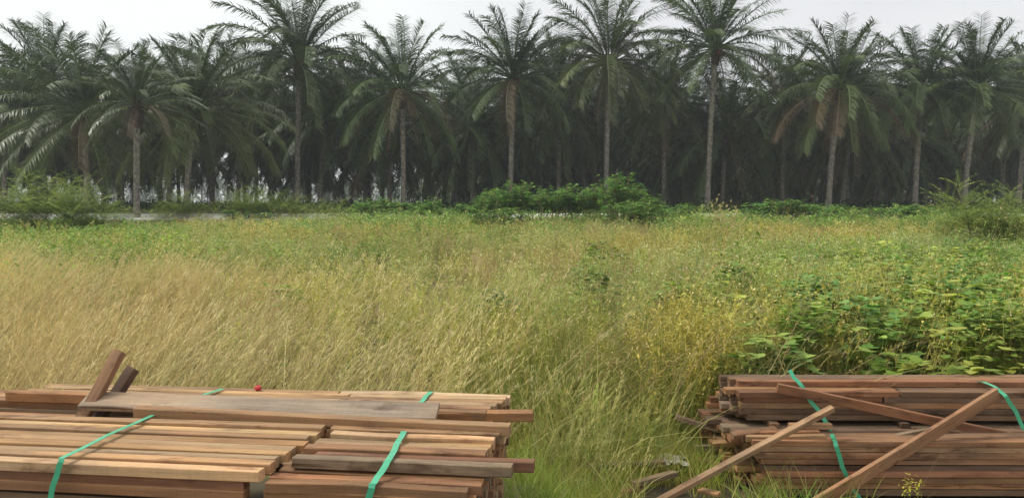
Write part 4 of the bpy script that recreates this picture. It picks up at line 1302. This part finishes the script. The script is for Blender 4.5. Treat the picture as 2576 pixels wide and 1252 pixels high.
edge_ = 1 + 0.25 * np.sin(5 * np.arctan2(gy, gx)) * np.hypot(gx, gy)
V_ = np.stack([gx * 0.085 * edge_, gy * 0.11 * edge_, 0.018 * np.abs(np.sin(gx * 5 + gy * 3)) + U(0, 0.014, gx.shape)], -1).reshape(-1, 3) + np.array(at_z(1690, 1160, 0.09))
i_, j_ = np.meshgrid(np.arange(8), np.arange(11), indexing='ij')
Q_ = np.stack([i_ * 12 + j_, i_ * 12 + j_ + 1, (i_ + 1) * 12 + j_ + 1, (i_ + 1) * 12 + j_], -1).reshape(-1, 4)
tag(obj_mesh("torn_paper", mesh_from("torn_paper", V_, Q_, None, M_PAPER)), "torn pale paper lying in the grass beside the right stack", "litter")

# ---- yellow bud weed in front of the right stack
t = empty("yellow_bud_weed", at_y(2290, 1290, 4.55))
tag(t, "small weed with a head of yellow buds in front of the right lumber stack", "weed")
g = Geo()
n = 70
b = rng.normal(0, 1, (n, 3)) * np.array([0.030, 0.025, 0.035]) + np.array([0, 0, 0.155])
ribbons(g, b, U(0, 6.28, n), U(0.6, 1.7, n), 0.3, U(0.015, 0.024, n), U(0.008, 0.012, n), [.5, 1, .4], jit((0.45, 0.42, 0.06), n, 0.3))
V_, Q_, C_ = g.get(); obj_mesh("foliage", mesh_from("foliage", V_, Q_, C_, M_LEAF), t)  # this foliage part is the weed's flower head, made of separate yellow buds
g = Geo()
b = np.zeros((7, 3)); b[:, 2] = -0.42
ribbons(g, b, U(0, 6.28, 7), U(0, 0.15, 7), U(0, 0.15, 7), U(0.5, 0.62, 7), 0.004, [1, .9, .8, .6], (0.3, 0.3, 0.1), U(0, 3, 7))
ribbons(g, np.array([[0.02, 0, 0.05], [0.0, 0, 0.0]]), np.array([0.1, 0.0]), np.array([0.35, 0.7]), 0.3, np.array([0.38, 0.2]), 0.004, [1, .9, .8, .5], (0.4, 0.33, 0.14), 1.2)
V_, Q_, C_ = g.get(); obj_mesh("stem", mesh_from("stem", V_, Q_, C_, M_LEAF), t)

# ------------------------------------------------------------------ haze: one closed box of damp air round everything
x0, x1, y0, y1, z0, z1 = -420, 420, -60, 420, -1.6, 26
V_ = np.array([(x, y, z) for z in (z0, z1) for y in (y0, y1) for x in (x0, x1)], float)
Q_ = np.array([(0, 2, 3, 1), (4, 5, 7, 6), (0, 1, 5, 4), (2, 6, 7, 3), (0, 4, 6, 2), (1, 3, 7, 5)])
hm = bpy.data.materials.new("haze"); hm.use_nodes = True
hn = hm.node_tree; hn.nodes.clear()
ho = hn.nodes.new("ShaderNodeOutputMaterial"); hv = hn.nodes.new("ShaderNodeVolumePrincipled")
hv.inputs["Color"].default_value = (0.85, 0.9, 0.93, 1)
hv.inputs["Density"].default_value = 0.0008
hn.links.new(hv.outputs[0], ho.inputs["Volume"])
tag(obj_mesh("haze", mesh_from("haze", V_, Q_, None, hm)), "thin damp haze over the whole place", "haze", kind="stuff")
